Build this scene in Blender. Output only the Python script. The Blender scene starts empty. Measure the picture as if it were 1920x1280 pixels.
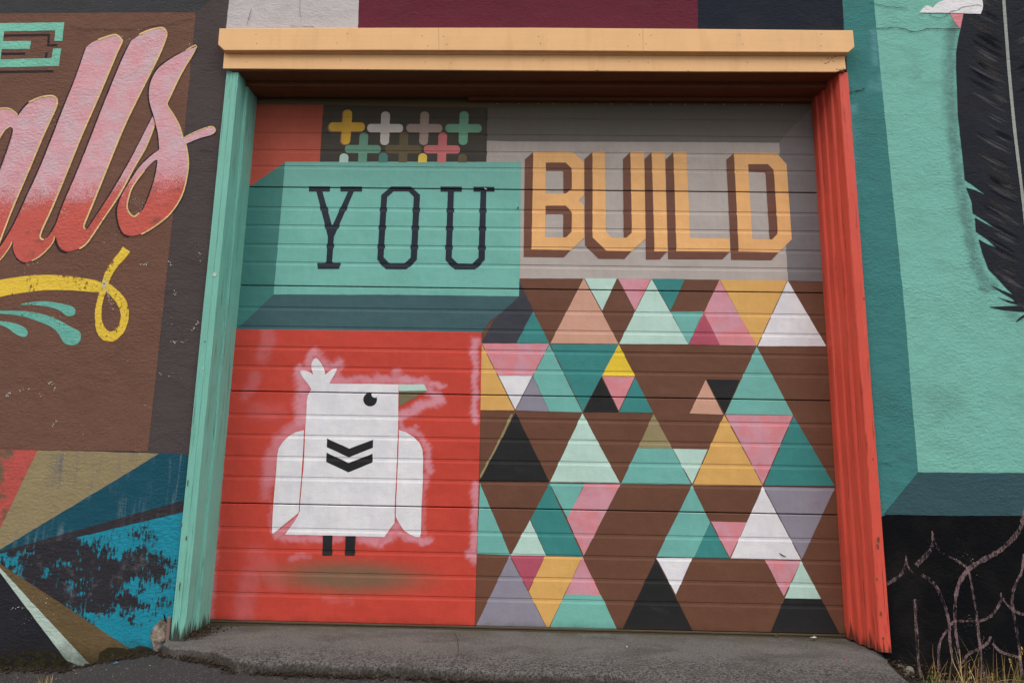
import bpy, math, random
import numpy as np
from mathutils import Matrix, Vector, noise

# ------------------------------------------------------------------ camera, sky, sun, exposure
S = bpy.context.scene
COL = S.collection
FPX = 1150.0                                   # focal length in pixels of a 1920 px wide frame
CAM = (-0.0225, -2.8555, 0.8718)
PITCH, YAW, ROLL = 0.1592, -0.018, -0.0178
D = 0.18                                       # the door stands this far behind the face of the wall


def _axes():
    cx, sx, cy, sy = math.cos(PITCH), math.sin(PITCH), math.cos(YAW), math.sin(YAW)
    fwd = Vector((sy * cx, cy * cx, sx)); right = Vector((cy, -sy, 0)); down = fwd.cross(right)
    cr, sr = math.cos(ROLL), math.sin(ROLL)
    return right * cr + down * sr, down * cr - right * sr, fwd


AX, AD, AF = _axes()
cd = bpy.data.cameras.new('camera')
cd.lens = 36.0 * FPX / 1920.0; cd.sensor_width = 36.0; cd.clip_start = 0.05; cd.clip_end = 600
cam = bpy.data.objects.new('camera', cd); COL.objects.link(cam)
M = Matrix.Identity(4)
for i in range(3):
    M[i][0] = AX[i]; M[i][1] = -AD[i]; M[i][2] = -AF[i]; M[i][3] = CAM[i]
cam.matrix_world = M
S.camera = cam

SUN_EL, SUN_AZ = math.radians(52), math.radians(-44)      # high, behind the camera, a little to the left
w = bpy.data.worlds.new("World"); S.world = w; w.use_nodes = True
nt = w.node_tree; bg = nt.nodes['Background']
sk = nt.nodes.new('ShaderNodeTexSky'); sk.sky_type = 'NISHITA'; sk.sun_disc = False
sk.sun_elevation = SUN_EL; sk.sun_rotation = math.radians(180) + SUN_AZ
sk.dust_density = 4.0
hs = nt.nodes.new('ShaderNodeHueSaturation'); hs.inputs['Saturation'].default_value = 0.10   # a bright overcast sky
nt.links.new(sk.outputs[0], hs.inputs['Color']); nt.links.new(hs.outputs[0], bg.inputs[0])
bg.inputs[1].default_value = 0.137
sl = bpy.data.lights.new('sun', 'SUN'); sl.energy = 1.75; sl.angle = math.radians(38); sl.color = (1, 0.95, 0.86)
so = bpy.data.objects.new('sun', sl); COL.objects.link(so)
sd = Vector((math.sin(SUN_AZ) * math.cos(SUN_EL), -math.cos(SUN_AZ) * math.cos(SUN_EL), math.sin(SUN_EL)))
so.rotation_euler = sd.to_track_quat('Z', 'Y').to_euler()
S.view_settings.view_transform = 'Standard'; S.view_settings.look = 'None'
S.view_settings.exposure = 0.1; S.view_settings.gamma = 1; S.view_settings.use_curve_mapping = False

# ------------------------------------------------------------------ helpers
rnd = random.Random(7)


def at(px, py, Y):
    """the point of the vertical plane y=Y seen at pixel (px, py) of the photograph"""
    d = AX * ((px - 960) / FPX) + AD * ((py - 640) / FPX) + AF
    t = (Y - CAM[1]) / d.y
    return (CAM[0] + d.x * t, CAM[2] + d.z * t)


def atz(px, py, Z):
    d = AX * ((px - 960) / FPX) + AD * ((py - 640) / FPX) + AF
    t = (Z - CAM[2]) / d.z
    return (CAM[0] + d.x * t, CAM[1] + d.y * t)


def mesh_obj(name, verts, faces, mat=None, parent=None, smooth=False):
    me = bpy.data.meshes.new(name)
    me.from_pydata(verts, [], faces); me.update()
    if mat is not None:
        for m in (mat if isinstance(mat, (list, tuple)) else [mat]):
            me.materials.append(m)
    if smooth:
        me.polygons.foreach_set('use_smooth', [True] * len(me.polygons))
    o = bpy.data.objects.new(name, me); COL.objects.link(o)
    if parent is not None:
        o.parent = parent
    return o


def tag(o, label=None, cat=None, group=None, kind=None):
    if label: o['label'] = label
    if cat: o['category'] = cat
    if group: o['group'] = group
    if kind: o['kind'] = kind
    return o


def empty(name, loc, label, cat, group=None):
    o = bpy.data.objects.new(name, None); COL.objects.link(o); o.location = loc
    o.empty_display_size = 0.1
    return tag(o, label, cat, group, 'thing')


def put(o, parent):
    """parent a part whose vertices are in world coordinates to a thing's Empty"""
    o.parent = parent
    o.matrix_parent_inverse = Matrix.Translation(parent.location).inverted() if parent.type == 'EMPTY' else Matrix.Identity(4)
    return o


class MB:
    def __init__(s): s.v = []; s.f = []

    def add(s, vs, fs):
        n = len(s.v); s.v += [tuple(v) for v in vs]; s.f += [tuple(i + n for i in f) for f in fs]

    def box(s, a, b):
        (x0, y0, z0), (x1, y1, z1) = a, b
        s.add([(x0, y0, z0), (x1, y0, z0), (x1, y1, z0), (x0, y1, z0), (x0, y0, z1), (x1, y0, z1), (x1, y1, z1), (x0, y1, z1)],
              [(0, 3, 2, 1), (4, 5, 6, 7), (0, 1, 5, 4), (1, 2, 6, 5), (2, 3, 7, 6), (3, 0, 4, 7)])

    def build(s, name, mat, parent=None, smooth=False):
        o = mesh_obj(name, s.v, s.f, mat, None, smooth)
        if parent is not None: put(o, parent)
        return o


def bevel(o, w=0.003, seg=2):
    m = o.modifiers.new('bevel', 'BEVEL'); m.width = w; m.segments = seg; m.limit_method = 'ANGLE'; m.angle_limit = math.radians(40)
    return o


def cr(pts, closed=False, n=5):
    """smooth curve through points"""
    P = [Vector((p[0], p[1])) for p in pts]; out = []; N = len(P)
    for i in range(N if closed else N - 1):
        if closed:
            a, b, c, d = P[i - 1], P[i], P[(i + 1) % N], P[(i + 2) % N]
        else:
            a, b, c, d = P[max(i - 1, 0)], P[i], P[i + 1], P[min(i + 2, N - 1)]
        for k in range(n):
            t = k / n
            q = 0.5 * ((2 * b) + (c - a) * t + (2 * a - 5 * b + 4 * c - d) * t * t + (3 * b - a - 3 * c + d) * t ** 3)
            out.append((q.x, q.y))
    if not closed: out.append((P[-1].x, P[-1].y))
    return out


# ------------------------------------------------------------------ materials
def lin(c):
    return tuple(((v / 255) / 12.92 if v / 255 <= 0.04045 else ((v / 255 + 0.055) / 1.055) ** 2.4) for v in c) + (1,)


class G:
    """small node-graph writer"""
    def __init__(s, name):
        s.m = bpy.data.materials.new(name); s.m.use_nodes = True
        s.t = s.m.node_tree; s.b = s.t.nodes['Principled BSDF']; s.out = s.t.nodes['Material Output']
        s.pos = s.n('ShaderNodeNewGeometry').outputs['Position']

    def n(s, t, **kw):
        x = s.t.nodes.new(t)
        for k, v in kw.items(): setattr(x, k, v)
        return x

    def set(s, sock, v):
        if isinstance(v, bpy.types.NodeSocket): s.t.links.new(v, sock)
        else:
            if sock.type == 'VECTOR' and isinstance(v, tuple): v = v[:3]
            sock.default_value = v

    def math(s, op, a, b=0.0, clamp=False):
        x = s.n('ShaderNodeMath', operation=op, use_clamp=clamp); s.set(x.inputs[0], a); s.set(x.inputs[1], b); return x.outputs[0]

    def scaled(s, sc, loc=(0, 0, 0)):
        x = s.n('ShaderNodeMapping'); s.set(x.inputs['Vector'], s.pos); x.inputs['Scale'].default_value = sc; x.inputs['Location'].default_value = loc
        return x.outputs[0]

    def noise(s, scale, detail=3, rough=0.55, vec=None, dist=0.0):
        x = s.n('ShaderNodeTexNoise'); s.set(x.inputs['Vector'], vec or s.pos); x.inputs['Scale'].default_value = scale
        x.inputs['Detail'].default_value = detail; x.inputs['Roughness'].default_value = rough; x.inputs['Distortion'].default_value = dist
        return x.outputs['Fac']

    def ramp(s, f, a, b, smooth=True):
        x = s.n('ShaderNodeMapRange', interpolation_type='SMOOTHSTEP' if smooth else 'LINEAR')
        s.set(x.inputs[0], f); s.set(x.inputs[1], a); s.set(x.inputs[2], b); return x.outputs[0]

    def mix(s, f, a, b, mode='MIX'):
        x = s.n('ShaderNodeMix', data_type='RGBA', blend_type=mode)
        s.set(x.inputs[0], f); s.set(x.inputs[6], a); s.set(x.inputs[7], b); return x.outputs[2]

    def xyz(s):
        x = s.n('ShaderNodeSeparateXYZ'); s.set(x.inputs[0], s.pos); return x.outputs

    def attr(s, name):
        x = s.n('ShaderNodeAttribute', attribute_name=name); return x.outputs['Fac']

    def bump(s, h, strength=1.0, dist=0.002, prev=None):
        x = s.n('ShaderNodeBump'); x.inputs['Strength'].default_value = strength; x.inputs['Distance'].default_value = dist
        s.set(x.inputs['Height'], h)
        if prev is not None: s.set(x.inputs['Normal'], prev)
        return x.outputs[0]

    def done(s, col, rough=0.8, nrm=None, alpha=None, spec=0.3):
        s.set(s.b.inputs['Base Color'], col); s.set(s.b.inputs['Roughness'], rough)
        s.b.inputs['Specular IOR Level'].default_value = spec
        if nrm is not None: s.set(s.b.inputs['Normal'], nrm)
        if alpha is not None: s.set(s.b.inputs['Alpha'], alpha)
        return s.m


def vary(g, col, amt=0.12, scale=4.0):
    """mottle: brush-out and fading of a coat of paint"""
    a = g.noise(scale, 5, 0.6); b = g.noise(scale * 14, 3, 0.6)
    v = g.math('ADD', g.math('MULTIPLY', g.math('SUBTRACT', a, 0.5), amt * 2), g.math('MULTIPLY', g.math('SUBTRACT', b, 0.5), amt * 0.8))
    f = g.math('ADD', v, 1.0)
    x = g.n('ShaderNodeVectorMath', operation='SCALE'); g.set(x.inputs[0], col); g.set(x.inputs['Scale'], f)
    return x.outputs[0]


def stucco_bump(g):
    v = g.scaled((1, 1, 1.7))
    n1 = g.noise(46, 4, 0.6, v, 0.4); n2 = g.noise(9, 3, 0.5); n3 = g.noise(160, 2, 0.6)
    amp = g.math('ADD', 0.35, g.math('MULTIPLY', g.ramp(g.noise(1.7, 3, 0.6), 0.35, 0.68), 0.95))
    lumps = g.math('MULTIPLY', g.ramp(g.noise(1.0, 4, 0.65, g.scaled((6, 6, 12)), 0.3), 0.46, 0.62), 0.16)
    h = g.math('ADD', g.math('ADD', g.math('MULTIPLY', n1, amp), g.math('ADD', g.math('MULTIPLY', n2, 1.5), lumps)), g.math('MULTIPLY', n3, 0.22))
    return g.bump(h, 0.5, 0.010)


def chips(g, col, dens=0.70, c=(205, 205, 205)):
    """white nicks where the paint has been knocked off, in scattered patches"""
    k = g.ramp(g.noise(150, 2, 0.6), 0.665, 0.70); m = g.ramp(g.noise(4.3, 4, 0.65), dens - 0.04, dens + 0.03)
    return g.mix(g.math('MULTIPLY', k, m), col, lin(c))


def stucco(name, rgb, amt=0.12, spray=None, wear=0.61):
    g = G(name); col = vary(g, lin(rgb), amt)
    if spray: col = g.mix(g.math('MULTIPLY', g.attr('spray'), g.ramp(g.noise(30, 4, 0.7), 0.1, 0.6)), col, lin(spray))
    z = g.xyz()[2]
    col = g.mix(g.math('MULTIPLY', g.ramp(g.noise(5, 5, 0.6), 0.45, 0.75), 0.16), col, lin((70, 62, 56)))
    dirt = g.math('MULTIPLY', g.ramp(g.math('ADD', z, g.math('MULTIPLY', g.noise(7, 5, 0.7), 0.22)), 0.10, -0.06), 0.75)
    col = g.mix(dirt, col, lin((44, 36, 28)))
    col = chips(g, col, wear)
    return g.done(col, 0.9, stucco_bump(g), None, 0.08)


def doorpaint(name, rgb, amt=0.06, spray=None, smear=None, mottle=None, rough=0.5):
    g = G(name); c0 = lin(rgb)
    if mottle:
        c0 = g.mix(g.ramp(g.noise(13, 4, 0.6), 0.40, 0.6), c0, lin(mottle))
    roll = g.math('MULTIPLY', g.math('SUBTRACT', g.noise(1.0, 4, 0.62, g.scaled((34, 30, 7))), 0.5), 0.16)
    rs = g.n('ShaderNodeVectorMath', operation='SCALE'); g.set(rs.inputs[0], vary(g, c0, amt * 1.4, 5)); g.set(rs.inputs['Scale'], g.math('ADD', roll, 1.0))
    col = rs.outputs[0]
    if spray:
        col = g.mix(g.math('MULTIPLY', g.attr('spray'), g.ramp(g.noise(11, 4, 0.6), 0.08, 0.52), True), col, lin(spray))
    if smear:
        col = g.mix(g.math('MULTIPLY', g.attr('smear'), g.ramp(g.noise(18, 4, 0.7), -0.2, 0.5), True), col, lin(smear))
    X, Y, Z = g.xyz()
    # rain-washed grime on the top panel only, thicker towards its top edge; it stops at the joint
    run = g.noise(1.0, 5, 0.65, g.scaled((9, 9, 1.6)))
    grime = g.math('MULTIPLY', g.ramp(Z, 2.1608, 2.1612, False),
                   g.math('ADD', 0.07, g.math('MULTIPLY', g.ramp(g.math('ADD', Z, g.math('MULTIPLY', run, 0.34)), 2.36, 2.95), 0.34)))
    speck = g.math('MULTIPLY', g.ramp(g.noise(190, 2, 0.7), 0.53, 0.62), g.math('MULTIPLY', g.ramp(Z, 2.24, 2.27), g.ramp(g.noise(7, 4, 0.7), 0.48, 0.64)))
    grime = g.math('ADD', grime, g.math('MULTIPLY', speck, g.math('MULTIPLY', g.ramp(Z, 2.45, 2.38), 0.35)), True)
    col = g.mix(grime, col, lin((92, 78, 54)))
    # splash dirt along the bottom edge
    low = g.math('MULTIPLY', g.ramp(g.math('ADD', Z, g.math('MULTIPLY', g.noise(11, 5, 0.7), 0.09)), 0.095, 0.03), 0.5)
    col = g.mix(low, col, lin((62, 48, 38)))
    # dust scuffs
    sc = g.math('MULTIPLY', g.ramp(g.noise(3.0, 6, 0.75, g.scaled((1.2, 1, 2.6))), 0.58, 0.85), 0.12)
    col = g.mix(sc, col, lin((150, 140, 135)))
    rub = g.math('MULTIPLY', g.ramp(g.noise(1.0, 5, 0.7, g.scaled((60, 60, 130))), 0.62, 0.74), g.ramp(g.noise(2.7, 4, 0.6), 0.52, 0.66))
    col = g.mix(g.math('MULTIPLY', rub, 0.45), col, lin((84, 72, 66)))
    br = g.noise(1.0, 4, 0.6, g.scaled((14, 30, 240)))
    h = g.math('ADD', g.math('MULTIPLY', br, 0.30), g.math('ADD', g.noise(140, 2, 0.6), g.math('MULTIPLY', g.noise(3.6, 3, 0.5), 16)))
    return g.done(col, g.ramp(g.noise(6, 3), 0.2, 0.9) if rough is None else rough, g.bump(h, 0.30, 0.0035), None, 0.14)


def woodpaint(name, rgb, rot=None, crack=0.4, axis='z', under=(96, 78, 62), bs=0.5, hi=None):
    g = G(name); col = vary(g, lin(rgb), 0.10, 6)
    sc = (70, 70, 3.0) if axis == 'z' else (3.0, 70, 70)
    gr = g.noise(1.0, 5, 0.65, g.scaled(sc)); fine = g.noise(1.0, 3, 0.6, g.scaled((190, 190, 7) if axis == 'z' else (7, 190, 190)))
    X, Y, Z = g.xyz()
    if crack > 0:
        wear = g.ramp(g.noise(1.3, 5, 0.7, g.scaled((3, 3, 1.6) if axis == 'z' else (1.6, 3, 3))), 0.40, 0.66)
        k = g.math('MULTIPLY', g.math('MULTIPLY', g.ramp(gr, 0.53, 0.68), wear), crack, True)
        col = g.mix(k, col, lin(under))
    if hi:
        hk = g.math('MULTIPLY', g.ramp(g.noise(1.0, 5, 0.7, g.scaled((95, 95, 3.2), (3, 1, 7))), 0.60, 0.70), g.ramp(g.noise(2.6, 3, 0.6), 0.45, 0.62))
        col = g.mix(g.math('MULTIPLY', hk, 0.6), col, lin(hi))
    if crack > 0.5:
        ck = g.math('MULTIPLY', g.ramp(g.noise(1.0, 5, 0.7, g.scaled((120, 120, 2.2) if axis == 'z' else (2.2, 120, 120))), 0.60, 0.655), g.ramp(g.noise(2.1, 4, 0.6), 0.42, 0.6))
        col = g.mix(g.math('MULTIPLY', ck, 0.75), col, lin(tuple(c * 0.55 for c in under)))
    stk = g.math('MULTIPLY', g.ramp(g.noise(1.0, 5, 0.65, g.scaled((16, 16, 2.0))), 0.50, 0.72), 0.20)
    col = g.mix(stk, col, lin(under))
    if rot:
        f = g.math('ADD', Z, g.math('MULTIPLY', g.math('SUBTRACT', gr, 0.5), 0.30))
        col = g.mix(g.math('MULTIPLY', g.ramp(f, rot, rot - 0.05), 0.92), col, lin((52, 42, 34)))
    h = g.math('ADD', gr, g.math('MULTIPLY', fine, 0.4))
    return g.done(col, 0.6, g.bump(h, bs, 0.004), None, 0.3)


def dry(name, rgb, lo=0.42, hi=0.52, scale=60, base=1.0, vec=(1, 1, 1)):
    """dry-brushed paint: the wall shows through the gaps"""
    g = G(name); col = vary(g, lin(rgb), 0.14, 9)
    n = g.noise(scale, 4, 0.7, g.scaled(vec)); m = g.noise(6.5, 3, 0.6)
    a = g.math('MULTIPLY', g.ramp(g.math('ADD', n, g.math('MULTIPLY', g.math('SUBTRACT', m, 0.5), 0.9)), lo, hi), base)
    return g.done(col, 0.85, stucco_bump(g), a, 0.2)


C = {}
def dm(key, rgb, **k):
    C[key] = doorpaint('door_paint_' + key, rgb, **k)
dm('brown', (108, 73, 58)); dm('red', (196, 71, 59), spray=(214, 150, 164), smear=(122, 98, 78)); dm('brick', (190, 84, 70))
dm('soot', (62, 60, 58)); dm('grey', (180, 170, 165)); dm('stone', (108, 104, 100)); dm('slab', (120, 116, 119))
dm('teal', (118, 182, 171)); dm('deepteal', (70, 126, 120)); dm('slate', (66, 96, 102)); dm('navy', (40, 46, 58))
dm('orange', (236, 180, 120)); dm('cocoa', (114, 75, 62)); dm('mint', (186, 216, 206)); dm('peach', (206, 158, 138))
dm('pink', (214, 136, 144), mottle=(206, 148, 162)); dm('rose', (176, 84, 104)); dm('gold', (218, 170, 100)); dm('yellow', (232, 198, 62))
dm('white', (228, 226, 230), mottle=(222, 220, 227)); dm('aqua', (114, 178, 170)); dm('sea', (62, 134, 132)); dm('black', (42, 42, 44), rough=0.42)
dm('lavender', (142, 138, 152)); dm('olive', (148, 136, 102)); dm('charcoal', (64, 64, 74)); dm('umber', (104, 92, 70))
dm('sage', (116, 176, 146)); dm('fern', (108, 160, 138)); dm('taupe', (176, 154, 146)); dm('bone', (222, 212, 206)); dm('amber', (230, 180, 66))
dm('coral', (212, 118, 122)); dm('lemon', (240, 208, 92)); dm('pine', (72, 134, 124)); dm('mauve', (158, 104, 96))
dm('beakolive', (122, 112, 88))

W_ = {}
def sm(key, rgb, **k):
    W_[key] = stucco('wall_paint_' + key, rgb, **k)
sm('brown', (115, 83, 71)); sm('char', (80, 71, 72)); sm('night', (66, 67, 70)); sm('ash', (192, 187, 189), amt=0.1, wear=0.8)
sm('maroon', (102, 44, 58), wear=.9); sm('ink', (37, 42, 53), wear=0.8); sm('teal', (122, 184, 171), amt=0.05, spray=(78, 100, 100), wear=0.95)
sm('sea', (66, 126, 125), amt=0.06, spray=(112, 164, 172), wear=0.95); sm('slate', (58, 86, 93), wear=0.9); sm('black', (15, 16, 19), wear=0.64)
sm('mint', (126, 196, 174), wear=0.72); sm('dark', (52, 46, 52)); sm('cream', (228, 196, 140), wear=0.9); sm('white', (230, 228, 232), wear=0.95)
sm('rose', (222, 140, 148), amt=0.2, wear=0.95); sm('feather', (42, 44, 51), amt=0.25, wear=0.95); sm('pale', (178, 196, 186)); sm('umber', (106, 88, 62), amt=0.2)
sm('sand', (146, 131, 98), amt=0.12); sm('navyblack', (40, 41, 48), amt=0.2); sm('streaklight', (72, 73, 80), wear=.95); sm('streakdark', (24, 26, 36), wear=.95)
sm('streakmid', (58, 56, 59), wear=.95); sm('shaft', (160, 162, 158), wear=0.95); sm('base', (110, 96, 90))


def _special():
    # script letters: pink above, red sprayed from below with a grainy fade
    g = G('wall_paint_pink_to_red'); X, Y, Z = g.xyz()
    t = g.math('ADD', g.math('SUBTRACT', Z, g.math('MULTIPLY', X, 0.15)), -2.372)
    grain = g.math('MULTIPLY', g.math('SUBTRACT', g.noise(170, 3, 0.7), 0.5), 0.42)
    broad = g.math('MULTIPLY', g.math('SUBTRACT', g.noise(7, 4, 0.6), 0.5), 0.22)
    f = g.ramp(g.math('ADD', t, g.math('ADD', grain, broad)), -0.07, 0.09)
    pink = g.mix(g.ramp(g.noise(8, 4, 0.6), 0.35, 0.65), lin((220, 158, 168)), lin((208, 174, 182)))
    red = g.mix(g.ramp(g.noise(9, 5, 0.7), 0.52, 0.72), lin((200, 94, 84)), lin((140, 84, 74)))
    col = vary(g, g.mix(f, red, pink), 0.10, 8)
    W_['fade'] = g.done(col, 0.88, stucco_bump(g), None, 0.2)
    # cyan ray, scraped back to a charcoal coat
    g = G('wall_paint_scraped_cyan')
    big = g.noise(4.6, 7, 0.66, g.scaled((0.8, 1, 1.4), (2.3, 0, 0.4))); fine = g.noise(1.0, 5, 0.72, g.scaled((95, 95, 24)))
    X, Y, Z = g.xyz(); cx_, cz_ = at(140, 1062, 0)
    d2 = g.math('ADD', g.math('MULTIPLY', g.math('POWER', g.math('ABSOLUTE', g.math('SUBTRACT', X, cx_)), 2.0), 9.0), g.math('MULTIPLY', g.math('POWER', g.math('ABSOLUTE', g.math('SUBTRACT', Z, cz_)), 2.0), 26.0))
    bias = g.math('SUBTRACT', 0.115, g.math('MULTIPLY', d2, 0.10))
    mid = g.math('MULTIPLY', g.math('SUBTRACT', g.noise(16, 6, 0.7), 0.5), 0.30)
    f = g.ramp(g.math('ADD', g.math('ADD', g.math('ADD', g.math('MULTIPLY', g.math('SUBTRACT', big, 0.5), 1.15), 0.5), g.math('ADD', bias, mid)), g.math('MULTIPLY', g.math('SUBTRACT', fine, 0.5), 0.62)), 0.48, 0.54)
    ch = g.mix(g.ramp(g.noise(12, 5, 0.7), 0.52, 0.75), lin((44, 42, 48)), lin((92, 88, 94)))
    col = g.mix(f, vary(g, lin((26, 134, 158)), 0.16, 7), ch)
    col = g.mix(g.math('MULTIPLY', g.ramp(g.math('ADD', g.xyz()[2], g.math('MULTIPLY', g.noise(9, 5, 0.7), 0.16)), 0.07, -0.03), 0.8), col, lin((40, 34, 28)))
    W_['cyan'] = g.done(col, 0.8, stucco_bump(g), None, 0.25)
    # petrol blue with pale runs of water down it
    for key, base, run, amt in (('petrol', (20, 76, 94), (128, 146, 152), 0.75), ('strip', (50, 46, 52), (96, 92, 98), 0.5), ('tan', (146, 131, 98), (98, 100, 112), 0.75)):
        g = G('wall_paint_' + key)
        r = g.noise(1.0, 5, 0.65, g.scaled((34, 34, 2.2))); p = g.ramp(g.noise(3.4, 4, 0.6), 0.45, 0.68)
        col = g.mix(g.math('MULTIPLY', g.math('MULTIPLY', g.ramp(r, 0.47, 0.66), p), amt), vary(g, lin(base), 0.15, 5), lin(run))
        W_[key] = g.done(col, 0.85, stucco_bump(g), None, 0.25)
    g = G('wall_paint_worn_red')
    col = g.mix(g.ramp(g.noise(10, 5, 0.65), 0.46, 0.60), lin((186, 84, 78)), lin((112, 92, 74)))
    W_['wornred'] = g.done(vary(g, col, 0.12), 0.88, stucco_bump(g), None, 0.2)


_special()
W_['yellow'] = dry('wall_paint_dry_yellow', (232, 196, 70), 0.29, 0.42, 62, 1.0, (1, 1, 0.5))
W_['swash'] = dry('wall_paint_dry_mint', (108, 178, 164), 0.25, 0.38, 80)
W_['chalk'] = dry('wall_paint_chalk_pink', (150, 122, 126), 0.34, 0.66, 85, 0.62, (1, 1, 0.45))
for k_, c_ in (('streaklight', (92, 90, 94)), ('streakdark', (22, 25, 36)), ('streakmid', (64, 61, 63))):
    g = G('wall_paint_' + k_ + '_soft')
    W_[k_] = g.done(lin(c_), 0.9, stucco_bump(g), g.math('MULTIPLY', g.attr('soft'), g.ramp(g.noise(34, 3, 0.6), 0.0, 0.45)), 0.08)
W_['scuff'] = dry('wall_paint_scuff', (206, 208, 204), 0.50, 0.58, 170, 0.85)

FR = {'mint': woodpaint('wood_paint_mint', (122, 188, 172), rot=0.05, crack=0.85, under=(70, 104, 94), bs=0.8, hi=(160, 208, 194)),
      'red': woodpaint('wood_paint_red', (216, 84, 68), rot=0.045, crack=1.0, under=(118, 38, 32), bs=0.9, hi=(232, 128, 108)),
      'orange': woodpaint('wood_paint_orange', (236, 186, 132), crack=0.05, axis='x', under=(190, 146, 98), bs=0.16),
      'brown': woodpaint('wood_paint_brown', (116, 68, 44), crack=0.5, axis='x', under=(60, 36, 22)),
      'raw': woodpaint('raw_weathered_wood', (112, 96, 78), crack=0.8, axis='x', under=(58, 46, 34)),
      'rawv': woodpaint('raw_splintered_wood', (126, 104, 92), crack=0.8, under=(60, 46, 40))}


def plain(name, rgb, rough=0.8, amt=0.15, bump=0.4):
    g = G(name); col = vary(g, lin(rgb), amt, 30)
    return g.done(col, rough, g.bump(g.noise(60, 4, 0.6), bump, 0.004), None, 0.3)


FAINT = plain('hairline_crack', (126, 118, 116)); CRACK = plain('crack_shadow', (44, 38, 36)); GAP = plain('dark_gap', (20, 18, 17)); FLECK = plain('bare_white_fleck', (206, 206, 202)); NAIL = plain('galvanised_nail', (176, 172, 164), 0.45)


def ground_mats():
    g = G('asphalt')
    v = g.n('ShaderNodeTexVoronoi'); g.set(v.inputs['Vector'], g.pos); v.inputs['Scale'].default_value = 150
    cellv = g.n('ShaderNodeSeparateColor'); g.set(cellv.inputs[0], v.outputs['Color'])
    stone = g.math('MULTIPLY', g.ramp(v.outputs['Distance'], 0.48, 0.30), g.ramp(cellv.outputs[0], 0.72, 0.96))
    col = vary(g, lin((58, 55, 56)), 0.22, 5)
    gs = g.n('ShaderNodeVectorMath', operation='SCALE'); g.set(gs.inputs[0], col); g.set(gs.inputs['Scale'], g.math('ADD', g.math('MULTIPLY', g.math('SUBTRACT', g.noise(190, 4, 0.8), 0.5), 1.8), 1.0)); col = gs.outputs[0]
    col = g.mix(g.math('MULTIPLY', stone, 0.6), col, lin((140, 136, 132)))
    col = g.mix(g.math('MULTIPLY', g.ramp(g.noise(2.2, 5, 0.65), 0.5, 0.72), 0.5), col, lin((74, 66, 60)))
    h = g.math('ADD', g.noise(120, 4, 0.7), g.math('MULTIPLY', v.outputs['Distance'], -0.8))
    A = g.done(col, 0.85, g.bump(h, 0.9, 0.006), None, 0.3)
    g = G('worn_concrete')
    col = vary(g, lin((114, 110, 108)), 0.2, 5)
    pit = g.math('MULTIPLY', g.ramp(g.noise(90, 5, 0.78), 0.46, 0.56), g.math('ADD', 0.25, g.ramp(g.math('ADD', g.xyz()[1], g.math('MULTIPLY', g.noise(6, 4), 0.3)), 0.15, -0.15)), True)
    col = g.mix(g.math('MULTIPLY', pit, 0.85), col, lin((46, 43, 43)))
    grain = g.math('MULTIPLY', g.math('SUBTRACT', g.noise(140, 4, 0.8), 0.5), 1.5)
    gs = g.n('ShaderNodeVectorMath', operation='SCALE'); g.set(gs.inputs[0], col); g.set(gs.inputs['Scale'], g.math('ADD', grain, 1.0)); col = gs.outputs[0]
    st = g.ramp(g.noise(4, 5, 0.65, g.scaled((0.7, 1.6, 1))), 0.47, 0.66)
    col = g.mix(g.math('MULTIPLY', st, 0.55), col, lin((72, 66, 64)))
    col = g.mix(g.math('MULTIPLY', g.ramp(g.noise(170, 3, 0.6), 0.55, 0.68), 0.6), col, lin((150, 146, 144)))
    moss = g.math('MULTIPLY', g.ramp(g.xyz()[1], 0.02, 0.15), g.ramp(g.noise(5, 4, 0.6), 0.42, 0.60))
    col = g.mix(g.math('MULTIPLY', moss, 0.5), col, lin((82, 80, 62)))
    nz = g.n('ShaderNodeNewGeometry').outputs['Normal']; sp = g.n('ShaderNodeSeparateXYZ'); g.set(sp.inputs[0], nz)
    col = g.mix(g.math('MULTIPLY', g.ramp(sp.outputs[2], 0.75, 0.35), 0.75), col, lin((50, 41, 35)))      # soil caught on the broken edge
    h = g.math('ADD', g.noise(75, 5, 0.7), g.math('MULTIPLY', g.noise(260, 2, 0.6), 0.5))
    B = g.done(col, 0.9, g.bump(h, 1.0, 0.012), None, 0.25)
    return A, B


ASPH, CONC = ground_mats()

# ------------------------------------------------------------------ draping paint on surfaces
ZJ = [2.664, 2.1608, 1.6295, 1.0889, 0.5472, 0.012]      # joints between the five door panels
GAPH = 0.0022
FRAC = (0.200, 0.384, 0.577, 0.757)
GD = 0.0019                                              # depth of the pressed grooves
PROF = []                                                # (z, depth) from top to bottom, per panel
GROOVES = []
for k in range(5):
    t, b = ZJ[k] - (GAPH if k else 0), ZJ[k + 1] + GAPH
    h = ZJ[k] - ZJ[k + 1]
    p = [(t, 0.003), (t - 0.003, 0.0)]
    for f in FRAC:
        z = ZJ[k] - f * h
        p += [(z, 0.0), (z - 0.0032, GD), (z - 0.0125, GD), (z - 0.0215, 0.0)]
        GROOVES.append((z - 0.0215, z))
    p += [(b + 0.003, 0.0), (b, 0.003)]
    PROF.append(p)
DOORZ = np.array(sorted([q for p in PROF for q in p]))
DZ, DDEP = DOORZ[:, 0], DOORZ[:, 1]


def in_gap(z):
    return any(abs(z - j) < GAPH for j in ZJ[1:5])


def in_groove(z):
    return any(a < z < b for a, b in GROOVES)


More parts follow.
